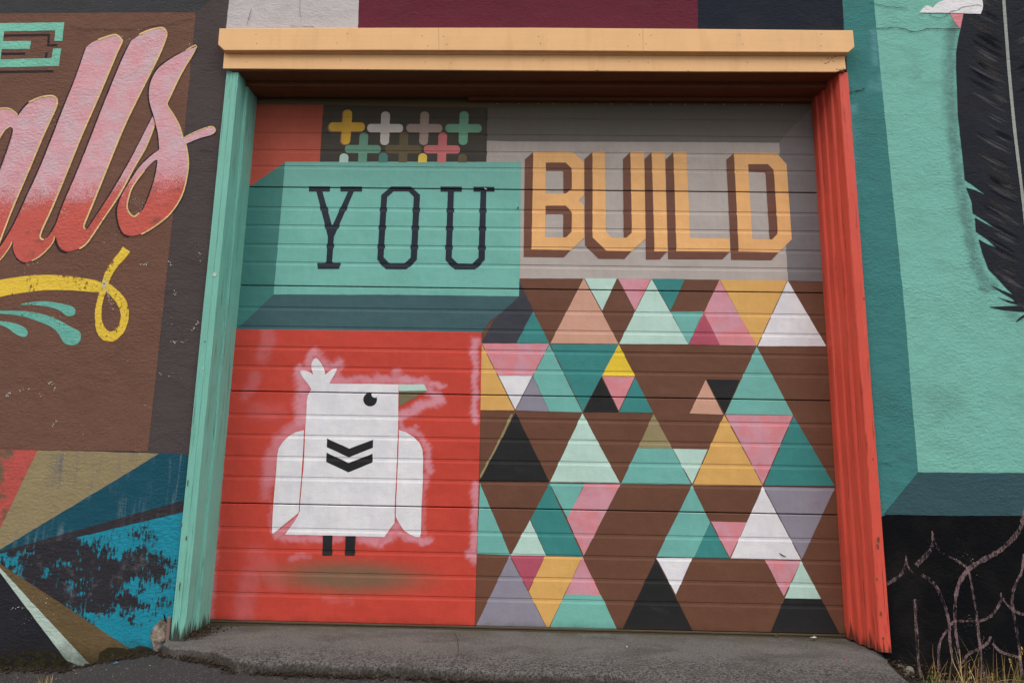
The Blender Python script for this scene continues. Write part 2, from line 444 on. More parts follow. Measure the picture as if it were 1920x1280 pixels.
def jit(pts, step=0.02, amp=0.0012, seed=0):
    out = []
    n = len(pts)
    for i in range(n):
        (x0, z0), (x1, z1) = pts[i], pts[(i + 1) % n]
        L = math.hypot(x1 - x0, z1 - z0)
        out.append((x0, z0))
        m = min(int(L / step), 150)
        for k in range(1, m):
            t = k / m
            x, z = x0 + (x1 - x0) * t, z0 + (z1 - z0) * t
            a = amp * noise.noise((x * 23 + seed, z * 23, 3.1)) + amp * 0.7 * noise.noise((x * 90, z * 90, seed + 9.7))
            out.append((x - (z1 - z0) / L * a, z + (x1 - x0) / L * a))
    return out


def trap(polys, zbreaks, xstep=None, bulge=0.0, gaps=False):
    """even-odd polygons in (x, z) -> list of quads, cut at every z in zbreaks"""
    E = []; zs = set()
    for P in polys:
        for i in range(len(P)):
            a, b = P[i], P[(i + 1) % len(P)]
            zs.add(round(a[1], 6))
            if abs(a[1] - b[1]) > 1e-7:
                E.append((a, b) if a[1] < b[1] else (b, a))
    lo, hi = min(zs), max(zs)
    for z in zbreaks:
        if lo < z < hi: zs.add(round(float(z), 6))
    zs = sorted(zs); Q = []
    for z0, z1 in zip(zs, zs[1:]):
        if z1 - z0 < 2e-6: continue
        zm = (z0 + z1) / 2
        if gaps and in_gap(zm): continue
        row = []
        for a, b in E:
            if a[1] <= zm < b[1]:
                s = (b[0] - a[0]) / (b[1] - a[1])
                row.append((a[0] + s * (zm - a[1]), a[0] + s * (z0 - a[1]), a[0] + s * (z1 - a[1])))
        row.sort()
        ex = bulge if bulge and in_groove(zm) else 0.0
        for l, r in zip(row[::2], row[1::2]):
            x0, x1, x2, x3 = l[1] - ex, r[1] + ex, r[2] + ex, l[2] - ex
            n = max(1, int(math.ceil((x1 - x0) / xstep))) if xstep else 1
            for k in range(n):
                u, v = k / n, (k + 1) / n
                Q.append(((x0 + (x1 - x0) * u, z0), (x0 + (x1 - x0) * v, z0), (x3 + (x2 - x3) * v, z1), (x3 + (x2 - x3) * u, z1)))
    return Q


def patch(name, polys, mat, parent, ydep, layer, zbreaks=(), attrs=None, xstep=None, bulge=0.0, gaps=False, label=None, step=0.00035):
    Q = trap(polys, zbreaks, xstep, bulge, gaps)
    if not Q: return None
    A = np.array(Q).reshape(-1, 2)
    y = ydep(A[:, 1]) - layer * step
    V = np.column_stack([A[:, 0], y, A[:, 1]])
    n = len(Q)
    me = bpy.data.meshes.new(name)
    me.vertices.add(4 * n); me.vertices.foreach_set('co', V.ravel())
    me.loops.add(4 * n); me.loops.foreach_set('vertex_index', np.arange(4 * n, dtype=np.int32))
    me.polygons.add(n); me.polygons.foreach_set('loop_start', np.arange(0, 4 * n, 4, dtype=np.int32))
    me.update(calc_edges=True)
    me.materials.append(mat)
    for k, fn in (attrs or {}).items():
        at_ = me.attributes.new(k, 'FLOAT', 'POINT'); at_.data.foreach_set('value', fn(A[:, 0], A[:, 1]).astype(np.float32))
    o = bpy.data.objects.new(name, me); COL.objects.link(o)
    put(o, parent)
    if label: o['label'] = label
    return o


def door_depth(z): return D + np.interp(z, DZ, DDEP)
def wall_depth(z): return np.zeros_like(z)


SEED = [0]
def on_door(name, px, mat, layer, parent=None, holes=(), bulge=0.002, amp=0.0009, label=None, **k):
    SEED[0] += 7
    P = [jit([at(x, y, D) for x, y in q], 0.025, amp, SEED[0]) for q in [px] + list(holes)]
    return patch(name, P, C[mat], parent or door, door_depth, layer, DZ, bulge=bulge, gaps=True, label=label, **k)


def on_wall(name, px, mat, layer, parent=None, holes=(), amp=0.0016, label=None, **k):
    SEED[0] += 7
    P = [jit([at(x, y, 0) for x, y in q], 0.022, amp, SEED[0]) for q in [px] + list(holes)]
    return patch(name, P, W_[mat], parent or wall, wall_depth, layer, label=label, step=0.0004, **k)


def ribbon(name, px, width, mat, layer, parent, plane='wall', smooth=4, label=None, amp=0.12):
    """a brush stroke along a pixel path; width in pixels (one number or one per point)"""
    wd = list(width) if isinstance(width, (list, tuple)) else [width] * len(px)
    pts = cr(px, False, smooth) if smooth > 1 else list(px)
    ws = np.interp(np.linspace(0, 1, len(pts)), np.linspace(0, 1, len(wd)), wd)
    Y = 0.0 if plane == 'wall' else D
    V = []; F = []
    for i, (x, y) in enumerate(pts):
        a = pts[max(i - 1, 0)]; b = pts[min(i + 1, len(pts) - 1)]
        dx, dy = b[0] - a[0], b[1] - a[1]; L = math.hypot(dx, dy) or 1
        h = ws[i] / 2 * (1 + amp * noise.noise((x * 0.3, y * 0.3, 1.7)))
        for sgn in (-1, 1):
            X, Z = at(x - sgn * dy / L * h, y + sgn * dx / L * h, Y)
            V.append((X, Y - layer * 0.0004 - i * 4e-6, Z))
        if i: F.append((2 * i - 2, 2 * i, 2 * i + 1, 2 * i - 1))
    o = mesh_obj(name, V, F, mat if not isinstance(mat, str) else W_[mat]); put(o, parent)
    if label: o['label'] = label
    return o


def strokes(lst):
    """soft brush field: list of (pixel path, radius px, strength, plane y) -> f(x, z)"""
    segs = []
    for path, r, s, Y in lst:
        P = [at(x, y, Y) for x, y in path]
        R = r * 2.6 / FPX
        if len(P) == 1: P = P * 2
        segs += [(P[i], P[i + 1], R, s) for i in range(len(P) - 1)]

    def f(x, z):
        out = np.zeros_like(x)
        a, b = x, z
        x = a + 0.004 * np.sin(47 * b + 3 * np.sin(31 * a)) + 0.003 * np.sin(101 * a + 67 * b) + 0.003 * np.sin(211 * b - 150 * a)
        z = b + 0.004 * np.sin(53 * a + 2 * np.sin(37 * b)) + 0.003 * np.sin(113 * b - 59 * a) + 0.003 * np.sin(190 * a + 170 * b)
        for (x0, z0), (x1, z1), R, s in segs:
            dx, dz = x1 - x0, z1 - z0; L2 = dx * dx + dz * dz + 1e-12
            t = np.clip(((x - x0) * dx + (z - z0) * dz) / L2, 0, 1)
            d = np.hypot(x - x0 - t * dx, z - z0 - t * dz)
            q = np.exp(-0.9 * (d / R) ** 3.6)
            out = np.maximum(out, q * s)
        return out
    return f


# ------------------------------------------------------------------ ground
def za(x, y):
    z = -0.062
    if x < -1.45: z -= 0.095 * min(1, max(0, (-1.5 - x) / 0.5)) ** 1.3
    if x > 1.3: z -= 0.05 * min(1, (x - 1.3) / 0.35)
    return z


def ground():
    def axis(lo, hi, st, far):
        fine = list(np.arange(lo, hi + 1e-6, st))
        return [-far, -40, -15, -7] + [lo - 1.2] * (lo - 1.2 > -7) + fine + [hi + 1.2] + [15, 40, far]
    xs = axis(-3.2, 3.2, 0.03, 150); ys = axis(-1.9, 0.1, 0.03, 150)
    V = []; F = []
    for y in ys:
        for x in xs:
            near = 1.0 if (abs(x) < 3.3 and -2 < y < 0.2) else 0.0
            z = za(x, y) + near * (0.004 * noise.noise((x * 3, y * 3, 0)) + 0.0025 * noise.noise((x * 14, y * 14, 5)))
            V.append((x, y, z))
    nx = len(xs)
    for j in range(len(ys) - 1):
        for i in range(nx - 1):
            F.append((j * nx + i, j * nx + i + 1, (j + 1) * nx + i + 1, (j + 1) * nx + i))
    o = mesh_obj('asphalt_ground', V, F, ASPH, None, True)
    tag(o, 'dark worn asphalt in front of the concrete threshold', kind='structure')


EDGE = [atz(x, y - 5, -0.017) for x, y in [(322, 1214), (345, 1216), (370, 1220), (395, 1223), (420, 1232), (445, 1240), (480, 1243), (540, 1245), (600, 1247), (660, 1250), (720, 1250), (780, 1252), (850, 1257), (920, 1262), (980, 1264), (1020, 1263), (1060, 1267), (1110, 1265), (1150, 1268), (1180, 1273)]]
SLABX = [-1.56] + [p[0] for p in EDGE] + [EDGE[-1][0] + 0.1, 0.75, 1.7]
SLABY = [-0.05] + [p[1] for p in EDGE] + [EDGE[-1][1] - 0.2, -1.15, -1.25]


def slab():
    XF, YF = SLABX, SLABY
    us = np.linspace(0, 1, 240); V = []; F = []
    rows = list(np.linspace(0, 1, 50)) + [1.012, 1.028, 1.04]
    for v in rows:
        for u in us:
            x0 = -1.56 + u * 3.13
            yf = float(np.interp(x0, XF, YF)) + 0.016 * noise.noise((x0 * 9, 0, 2)) + 0.008 * noise.noise((x0 * 30, 4, 2))
            vv = min(v, 1.0)
            y = 0.22 + (yf - 0.22) * vv
            x = x0
            if x0 > 1.2: x = x0 - 0.055 * max(0.0, -y) / 0.35 * (x0 - 1.2) / 0.37 + 0.012 * noise.noise((x0, y * 12, 7)) * (x0 > 1.5)
            zt = -0.007 - 0.030 * max(0, 0.12 - y) ** 1.0 * (1 if x0 < 0.3 else 1.0) - 0.012 * min(1, max(0, (-1.2 - x0) / 0.3))
            if y < -0.3: zt -= 0.06 * min(1, (-0.3 - y) / 0.7)
            zt += 0.003 * noise.noise((x * 4, y * 4, 1)) + 0.0016 * noise.noise((x * 22, y * 22, 3)) + 0.0012 * noise.noise((x * 60, y * 60, 8))
            if x0 > 1.5: zt -= 0.05 * ((x0 - 1.5) / 0.07) ** 2 * (y < 0)
            if vv > 0.965: zt -= 0.009 * ((vv - 0.965) / 0.035) ** 2 * (1 + 1.2 * noise.noise((x * 25, y * 20, 6)))
            if v > 1.0:
                k = (v - 1.0) / 0.04
                y -= 0.022 * k + 0.012 * noise.noise((x * 40, k * 3, 12)) * k
                zt = zt + (za(x, y) - 0.012 - zt) * k ** 0.7 + 0.006 * noise.noise((x * 38, k * 4, 14))
            V.append((x, y, zt))
    n = len(us)
    for j in range(len(rows) - 1):
        for i in range(n - 1):
            F.append((j * n + i, (j + 1) * n + i, (j + 1) * n + i + 1, j * n + i + 1))
    o = mesh_obj('concrete_threshold', V, F, CONC, None, True)
    tag(o, 'worn grey concrete threshold with a crumbling front edge', kind='structure')

    def crk(path, wpx):
        vs = []; fs = []
        pts = cr(path, False, 5)
        for i, (px, py) in enumerate(pts):
            x, y = atz(px, py, -0.012)
            z = -0.002 - 0.035 * max(0, 0.12 - y) + 0.003 - (0.06 * (-0.3 - y) / 0.7 if y < -0.3 else 0)
            jx = 0.004 * noise.noise((i * 0.9, 3, px)); h = wpx * 0.0012 * (0.6 + abs(noise.noise((i * .5, 1, 1))))
            vs += [(x + jx - h, y, z), (x + jx + h, y + h, z)]
            if i: fs.append((2 * i - 2, 2 * i - 1, 2 * i + 1, 2 * i))
        c = mesh_obj('crack', vs, fs, CRACK); c.parent = o
    crk([(850, 1187), (857, 1200), (859, 1225), (852, 1237), (845, 1255)], 1.0)
    crk([(1547, 1236), (1590, 1231), (1632, 1225)], 1.3)


ground(); slab()

# ------------------------------------------------------------------ the wall
wall = empty('mural_wall', (0, 0, 0), 'wide stucco wall painted with a colourful mural around the garage door', 'wall')
XL, XR, ZT = -1.552, 1.584, 2.80
def wall_shell():
    m = MB()
    m.box((-7, 0.0, -0.5), (XL, 0.35, 4.3)); m.box((XR, 0.0, -0.5), (7, 0.35, 4.3)); m.box((XL, 0.0, ZT), (XR, 0.35, 4.3))
    m.build('stucco', W_['base'], wall)
    b = MB(); b.box((-1.55, 0.33, -0.5), (1.58, 0.36, 2.85)); b.build('backing', GAP, wall)
wall_shell()

TOP = -700
P_ = 'painted_panel'
# left of the door
on_wall(P_, [(-1700, 846), (250, 846), (350, 852), (350, 990), (345, 1230), (300, 1320), (-1700, 1320)], 'navyblack', 1, label='blackish lower panel of the left wall')
on_wall(P_, [(300, -20), (395, -2), (430, -31), (431, 0), (424, 56), (440, 160), (404, 400), (372, 800), (356, 851), (260, 848)], 'char', 2, label='charcoal side border of the brown panel')
on_wall(P_, [(-1700, 34), (300, 30), (368, 24), (395, 0), (430, -31), (436, TOP), (-1700, TOP)], 'night', 3, label='near-black upper border of the brown panel')
on_wall(P_, [(-1700, 30), (0, 26), (200, 24.6), (367.5, 24), (346, 250), (325, 400), (302, 620), (277.5, 846), (140, 844), (0, 842), (-1700, 838)], 'brown', 4, label='chocolate brown lettering panel')
# rays at the lower left
on_wall('painted_ray', [(-400, 840), (0, 842), (76, 844), (-2, 1000), (-18, 1032), (-400, 1032)], 'wornred', 5, label='worn red ray')
on_wall('painted_ray', [(71, 844), (140, 845), (304, 849.5), (217, 900), (-5, 1033), (-18, 1032), (0, 992)], 'tan', 6, label='tan ray')
on_wall('painted_ray', [(300, 849), (352, 851), (352, 940), (-5, 1036.5), (-5, 1033), (217, 900)], 'petrol', 7, label='dark petrol blue ray')
on_wall('painted_ray', [(-5, 1035), (345, 937.6), (345, 959), (130.6, 1009.8), (-5, 1038)], 'strip', 8, label='thin charcoal ray')
on_wall('painted_ray', [(-5, 1037), (130.6, 1009.8), (344, 956.5), (340, 1230), (292, 1240), (236, 1210), (120, 1133), (0, 1055)], 'cyan', 7, label='scraped cyan ray')
on_wall('painted_ray', [(0, 1055), (120, 1133), (236, 1210), (300, 1250), (180, 1275), (174, 1249), (85, 1154), (0, 1063)], 'umber', 8, label='olive brown ray')
on_wall('painted_ray', [(-4, 1058), (0, 1062), (85, 1154), (174, 1249), (200, 1275), (155, 1275), (135, 1250), (0, 1071)], 'pale', 9, label='thin pale ray')
# above the door
on_wall(P_, [(430, TOP), (690, TOP), (690, 110), (422, 110), (424, 56), (430, 0)], 'ash', 4, label='pale grey panel above the header')
on_wall(P_, [(675, TOP), (673, 0), (670, 110), (1320, 110), (1320, TOP)], 'maroon', 5, label='maroon panel above the header')
on_wall(P_, [(1307, TOP), (1308, 0), (1309, 110), (1584, 110), (1579, 0), (1560, TOP)], 'ink', 6, label='blue-black panel above the header')
# right of the door
on_wall(P_, [(1643, 950), (3600, 930), (3600, 1500), (1664, 1500), (1655, 1200)], 'black', 1, label='black lower panel of the right wall')
f_sea = strokes([([(1640, 60), (1641, 118)], 7, 0.5, 0), ([(1636, 160), (1652, 168)], 10, 0.35, 0), ([(1594, 200), (1602, 420)], 8, 0.75, 0), ([(1651, 140), (1650, 160)], 6, 0.5, 0), ([(1604, 420), (1614, 600)], 5, 0.3, 0)])
on_wall(P_, [(1579, TOP), (1579, 0), (1583, 60), (1588, 130), (1590, 200), (1610, 500), (1640, 966), (1655, 967), (1740, 930), (1740, TOP)], 'sea', 3,
        attrs={'spray': f_sea}, zbreaks=np.arange(-0.3, 3.3, 0.03), xstep=0.03, label='deep teal side border')
f_halo = strokes([([(1786, 50), (1781, 110), (1781, 160), (1783, 200), (1790, 280), (1799, 350), (1812, 410), (1822, 470), (1838, 518), (1862, 536)], 13, 0.62, 0),
                  ([(1776, 60), (1772, 120), (1774, 220)], 10, 0.3, 0), ([(1838, 540), (1852, 546)], 5, 0.7, 0), ([(1890, 590), (1912, 596)], 8, 0.4, 0), ([(1640, 690), (1760, 760)], 50, 0.10, 0)])
on_wall(P_, [(1600, TOP), (1638, 0), (1652, 150), (1667, 300), (1683, 455), (1698.5, 610), (1709, 745), (1721, 885), (1820, 886), (1920, 886), (3600, 880), (3600, TOP)], 'teal', 4,
        attrs={'spray': f_halo}, zbreaks=np.arange(0.5, 3.3, 0.012), xstep=0.012, label='light teal panel behind the feather')
on_wall(P_, [(1721, 884.5), (1820, 886), (1920, 886), (3600, 880), (3600, 968), (1920, 966), (1800, 966.5), (1655, 964), (1640, 972)], 'slate', 5, label='dark slate lower border')
on_wall('painted_corner', [(1721, 884.5), (1655, 964.5), (1640, 980), (1630, 880)], 'sea', 6, label='deep teal mitred corner', attrs={'spray': strokes([([(0, 0)], 1, 0, 0)])})


# ------------------------------------------------------------------ left lettering
LET = 'painted_letter'
e = on_wall(LET, [(-30, 44.8), (121.3, 43), (117.5, 77.7), (102.5, 77.7), (104, 58), (8.6, 59.8), (6.3, 78), (58.9, 77.8), (56, 93), (3.9, 93), (1.6, 112.2), (97.2, 109.8), (100, 91.9), (115.6, 91.9), (111, 124.7), (0, 127.3), (-30, 127.8)], 'mint', 6, label='mint block letter E')
for p in ([(8, 67.6), (92.5, 66.4)], [(92.3, 64.5), (90.8, 88)], [(89, 86), (107.5, 85.8)], [(3, 102), (47.7, 101.5)], [(88, 99.4), (86.7, 109.6)], [(-30, 136.2), (100.8, 134.4)]):
    ribbon('letter_shade', p, 4.4, 'dark', 5, e, smooth=1)

A_ = [(-40, 215), (-15, 207), (0, 205), (15, 204.5), (25, 209), (35, 217.5), (45, 204), (57.5, 192.5), (75, 184.5), (95, 181), (105, 184), (108, 191), (105, 205), (82, 255), (55, 320), (25, 390), (0, 455), (-20, 505), (-60, 505), (-50, 450), (-20, 370), (0, 316), (5, 305), (19, 265), (24, 246), (23.5, 241), (19, 239), (10, 246), (0, 262), (-40, 330)]
L1 = [(165, 87.5), (175, 80), (190, 74), (212, 67.5), (222, 69), (228, 75), (229, 80), (220, 100), (190, 172), (155, 252), (127.5, 320), (100, 387), (82.5, 425), (77, 441), (78, 447), (82.5, 449.5), (90, 445), (101, 430), (104, 444), (100, 455), (90, 467.5), (75, 481), (61, 489), (50, 492), (39, 489), (30, 479), (25, 465), (26, 456), (25, 453), (20, 462), (10, 477), (0, 489), (-30, 520), (-30, 505), (0, 465), (15, 442), (30, 415), (57.5, 355), (80, 305), (121, 200), (140, 153), (162, 91)]
L2 = [(250, 76), (262, 67.5), (280, 59), (300, 54), (309, 56), (313, 65), (310, 77.5), (297.5, 107.5), (262.5, 177.5), (232.5, 240), (200, 320), (175, 382), (162.5, 412), (159, 425), (161, 430), (166, 428), (180, 407), (207.5, 365), (240, 310), (287, 219), (291, 234), (275, 275), (252, 315), (225, 365), (195, 410), (175, 440), (162.5, 457), (150, 466), (130, 472), (117.5, 467.5), (110, 457.5), (106, 445), (104, 444), (101, 430), (107.5, 417), (120, 382), (150, 312), (195, 197), (230, 112), (247, 77.5)]
S_ = [(369, 89), (350, 96), (325, 109), (300, 127), (287.5, 145), (281, 165), (280.5, 185), (284, 202), (289, 217.5), (293, 234), (297.5, 255), (299, 282), (285, 292), (264, 312), (250, 332), (230, 365), (221, 392), (222.5, 415), (230, 435), (242.5, 442.5), (265, 439.5), (290, 425), (320, 400), (342, 365), (352, 325), (354, 300), (350, 280), (349, 271), (375, 260), (397, 254), (404, 246), (400, 239), (390, 240), (362, 251), (344, 261), (337, 237), (325, 215), (314, 197.5), (320, 182), (340, 140)]
SH = [(295, 300), (290, 332), (277, 372), (265, 397), (252.5, 406), (244, 399), (240, 387), (244, 367), (252.5, 347), (272.5, 320)]


def csm(P, keep=()):
    """smooth a closed outline but keep the listed corner indices sharp"""
    n = len(P); ks = sorted(keep)
    if not ks: return cr(P, True, 3)
    out = []
    for a, b in zip(ks, ks[1:] + [ks[0] + n]):
        out += cr([P[i % n] for i in range(a, b + 1)], False, 3)[:-1]
    return out


a_ = on_wall(LET, csm(A_, (0, 5, 18, 19)), 'fade', 7, label='pink to red script letter a')
l1 = on_wall(LET, csm(L1, (17, 28, 32, 33, 41)), 'fade', 8, label='first pink to red script letter l')
l2 = on_wall(LET, csm(L2, (19, 20, 32, 33, 39)), 'fade', 9, label='second pink to red script letter l')
s_ = on_wall(LET, csm(S_, (0, 11, 27, 34, 37)), 'fade', 10, holes=[cr(SH, True, 3)], label='pink to red script letter s')
HL = 'letter_highlight'; ED = 'letter_shade'
for par, mat, lay, ww, path in (
    (a_, 'cream', 11, 2.6, [(-20, 207), (0, 204.5), (15, 204), (25, 208), (34, 216)]),
    (a_, 'cream', 11, 3.0, [(55, 193), (75, 184), (95, 180.5), (105, 183.5), (108.5, 191), (105, 206), (82, 256), (55, 321), (25, 391), (0, 456), (-20, 506)]),
    (a_, 'dark', 6, 4.0, [(33, 219), (40, 208), (46, 200), (56, 191)]),
    (a_, 'dark', 11, 2.6, [(23.5, 241), (24, 247), (19, 266), (5, 306), (-8, 340)]),
    (a_, 'cream', 11, 2.0, [(19, 238.5), (10, 245.5), (0, 261.5)]),
    (l1, 'cream', 11, 3.2, [(185, 76), (212, 67), (222, 68.5), (228.5, 75), (229.5, 81), (220, 101), (190, 173), (155, 253), (127.5, 321), (100, 388), (82.5, 426), (77, 441), (78, 447.5), (83, 450)]),
    (l1, 'dark', 7, 5.2, [(162, 91), (140, 152), (120, 200), (79, 305), (57, 354), (29, 415), (14, 442), (-2, 466)]),
    (l1, 'cream', 11, 2.2, [(104, 444.5), (100, 455.5), (90, 468), (75, 481.5), (61, 489.5)]),
    (l1, 'dark', 7, 4.6, [(25, 453), (24.5, 465), (29.5, 480), (38, 490), (48, 493)]),
    (l1, 'cream', 11, 2.0, [(24, 454), (20, 462.5), (10, 477.5), (0, 489.5)]),
    (l2, 'cream', 11, 3.2, [(262, 66.5), (280, 58), (300, 53.5), (309, 55.5), (313.5, 65), (310, 78.5), (297.5, 108.5), (262.5, 178.5), (232.5, 241), (200, 321), (175, 383), (162.5, 413), (158.5, 425), (161, 430.5)]),
    (l2, 'dark', 7, 5.2, [(247, 77.5), (229, 112), (194, 197), (149, 312), (119, 382), (106.5, 417), (99, 431), (90, 446)]),
    (l2, 'dark', 8, 4.4, [(287, 218.5), (262, 268), (239, 310), (206.5, 365), (179, 407), (165, 428)]),
    (l2, 'cream', 11, 2.8, [(291, 235), (275, 276), (252, 316), (225, 366), (195, 411), (175, 441), (162.5, 458), (150, 467)]),
    (l2, 'dark', 8, 4.6, [(104, 444), (106, 457), (113, 469), (126, 474)]),
    (s_, 'cream', 12, 2.8, [(350, 95.5), (369.5, 88.5), (340, 140.5), (320, 182.5), (314.5, 197.5), (325, 214.5), (337, 236.5), (344, 260)]),
    (s_, 'cream', 12, 2.6, [(349.5, 272), (354, 299), (352.5, 326), (342.5, 366), (320.5, 401), (290, 426), (266, 440)]),
    (s_, 'dark', 9, 5.0, [(340, 101), (325, 108.5), (299, 126.5), (286.5, 145), (280, 165), (279.5, 185), (283, 203), (287, 217)]),
    (s_, 'dark', 12, 2.6, [(291, 236), (296.5, 256), (298.5, 280)]),
    (s_, 'dark', 9, 4.6, [(297, 284), (284, 292), (263, 312), (249, 332), (229, 365), (219.5, 392), (221, 416), (229, 437), (242, 444)]),
    (s_, 'dark', 12, 2.6, [(295.5, 302), (290.5, 332), (277.5, 372), (267, 394)]),
    (s_, 'cream', 12, 2.8, [(272, 320), (252, 347), (243.5, 367), (239.5, 387), (243.5, 399.5), (252.5, 406.5), (262, 400)]),
    (s_, 'cream', 12, 2.2, [(390, 239.5), (400, 238.5), (404.5, 246), (399, 252)]),
    (s_, 'cream', 12, 1.8, [(344, 260.5), (362, 250.5), (388, 240)]),
):
    ribbon(HL if mat == 'cream' else ED, path, ww * (1 if mat == 'cream' else 0.8), mat, lay, par)

# flourishes
fl = on_wall('painted_flourish', cr([(-60, 536), (0, 525), (50, 517.5), (100, 515.5), (150, 520.5), (192, 530), (190, 547.5), (137, 544.5), (87, 544), (37, 550), (0, 557), (-60, 572)], True, 3), 'yellow', 6, label='yellow brush band')
ribbon('painted_flourish', [(238, 467.5), (229, 480), (217.5, 493), (205, 512), (197.5, 532)], [17, 15, 14, 12], 'yellow', 7, wall, label='yellow brush tail')
ribbon('painted_flourish', [(197, 534), (215, 550), (229, 567), (235, 590), (231, 610), (222, 624), (210, 631), (198, 628), (189.5, 617), (185.5, 600), (185.5, 580), (190, 558), (196, 540)], [12, 17, 18, 15, 15, 16, 19, 19, 17, 12, 12, 11, 12], 'yellow', 8, wall, label='yellow brush loop')
ribbon('scuff', [(199, 522), (196, 535), (200, 548), (206, 556)], [4, 9, 8, 3], 'scuff', 9, wall)
for pts in ([(37, 571), (62, 566), (87, 565), (117, 569.5), (137, 575), (142, 582), (140, 590), (130, 593), (122, 590), (110, 581), (87, 574.5), (62, 572)],
            [(-20, 582.5), (0, 582.5), (25, 582.5), (62, 585), (100, 595), (132, 612), (150, 622), (152, 635), (145, 645), (132, 647), (120, 642), (110, 625), (95, 612), (65, 600), (37, 592), (0, 588), (-20, 587)],
            [(-20, 601), (0, 602), (20, 604), (42, 611), (52, 620), (51, 630), (40, 631), (27, 624), (15, 615), (0, 609), (-20, 605)]):
    on_wall('painted_swoosh', cr(pts, True, 3), 'swash', 6, label='mint brush swoosh')

for path, ww in (([(264, 495), (270, 497), (277, 495)], 2), ([(318, 490), (320, 498)], 2), ([(375, 474), (374, 490)], 2.2), ([(320, 640), (335, 642), (352, 638)], 2), ([(300, 702), (316, 706), (326, 699)], 2),
                 ([(38, 733), (45, 729), (56, 728)], 2), ([(90, 719), (98, 717), (104, 722), (106, 732)], 2), ([(73, 734), (77, 742)], 4), ([(100, 798), (104, 790), (115, 786)], 2), ([(14, 742), (20, 738)], 2.4),
                 ([(362, 622), (368, 610), (372, 604)], 2.4), ([(326, 544), (331, 553)], 2), ([(120, 398), (126, 400)], 6), ([(205, 560), (212, 572), (210, 580)], 3), ([(20, 1140), (45, 1138), (60, 1136)], 1.8)):
    m = MB(); pp = cr(path, False, 6)
    for x, y in pp:
        for _ in range(2 if rnd.random() < 0.55 else 0):
            cx, cz = at(x + rnd.gauss(0, ww * 0.7), y + rnd.gauss(0, ww * 0.6), 0); r = rnd.uniform(0.0008, 0.0028); q = rnd.uniform(0, 3)
            m.add([(cx + r * math.cos(q + a) * rnd.uniform(0.6, 1.5), -0.0046 - 0.00001 * len(m.f), cz + r * math.sin(q + a) * rnd.uniform(0.5, 1.2)) for a in (0, 1.3, 2.5, 3.9, 5.1)], [(4, 3, 2, 1, 0)])
    if m.f: tag(m.build('scuff', FLECK, wall), kind='stuff')

# cracks in the stucco
for path, ww in (([(1630, 6), (1649, 10.5), (1658, 13), (1672, 15), (1686, 16.4), (1700, 18)], 1.3),
                 ([(1642, 55), (1663, 54), (1679, 53), (1696, 56), (1710, 61.4), (1728.5, 58.6), (1740, 55), (1761, 56), (1801, 55.8)], 1.8),
                 ([(1591, 175), (1602, 172), (1613.6, 170.6), (1620.6, 167)], 2.4),
                 ([(1741, 26), (1745.5, 32.7), (1765, 34.4), (1779, 26.6), (1782.5, 22.3), (1793, 21.5), (1803, 15.5), (1820, 13), (1830.6, 10.7), (1839, 13)], 1.1),
                 ([(133, 51), (150, 55), (164, 57.5), (187, 56.7), (219, 56.7), (262, 57), (287, 51), (325, 45), (362, 37)], 1.1),
                 ([(564, 0), (562.5, 19), (565.6, 40.6)], 1.0), ([(472, 19), (468, 33), (464, 47)], 1.6), ([(545, 50), (560, 51), (590, 52)], 1.4),
                 ([(376, 235), (390, 236), (405, 238)], 1.0), ([(377, 283), (405, 284)], 0.9), ([(1650, 865), (1662, 869), (1672, 873)], 1.2)):
    jp = []
    for i, p in enumerate(cr(path, False, 5)):
        jp.append((p[0], p[1] + 1.3 * noise.noise((p[0] * 0.25, p[1] * 0.25, 2))))
    ribbon('crack', jp, ww * 0.62, FAINT if 440 < path[0][0] < 670 else CRACK, 15, wall, smooth=1, amp=0.9)

# ------------------------------------------------------------------ right mural: cloud, feather, flower outlines
on_wall('painted_tag', [(1776, -20), (1806, -20), (1806.5, 20), (1805.7, 27), (1803, 40), (1800, 55), (1789, 43), (1780, 25), (1768, 3), (1768, -20)], 'rose', 7, label='pink sliver between cloud and feather')
FE = [(1860, -400), (1822, -120), (1812, -20), (1805.7, 27.5), (1800, 56), (1795.4, 77), (1792, 99.7), (1792, 129), (1793.7, 172), (1795.2, 217), (1801, 269), (1806.4, 317), (1808, 337.5),
      (1830, 353), (1849.4, 367.6), (1828, 357), (1810.4, 352), (1821, 379), (1823, 400), (1845, 414), (1867.5, 430), (1846, 419), (1827, 408.4), (1829, 434.5), (1850, 449), (1868.4, 465.6), (1850, 458), (1833.8, 448.8),
      (1841, 475), (1852.5, 505), (1871, 523.8), (1886, 540.6), (1899, 553), (1880, 545), (1856, 535), (1878, 549), (1897, 560), (1902, 566), (1885, 562), (1868, 556.5), (1890, 567), (1914, 573), (1885, 574), (1852.5, 575.5), (1880, 581.5), (1920, 585), (1960, 582), (2005, 500), (2045, 330), (2055, 100), (2020, -200), (1960, -400)]
fe = on_wall('painted_feather', FE, 'feather', 8, amp=0.0008, label='large black feather')
SHF = [(1862, -300), (1872, -120), (1880.5, 0), (1885.6, 68.8), (1890.8, 137.5), (1898.5, 220), (1902.7, 260), (1911, 329), (1917, 380), (1922, 430), (1930, 520)]
shy = [p[1] for p in SHF]; shx = [p[0] for p in SHF]
fl_y = [-120, 27, 56, 77, 100, 129, 172, 217, 269, 317, 337, 380, 434, 475, 505, 524, 545, 575]
fl_x = [1822, 1806, 1800, 1795, 1792, 1792, 1794, 1795, 1801, 1806, 1808, 1821, 1829, 1841, 1853, 1871, 1890, 1900]
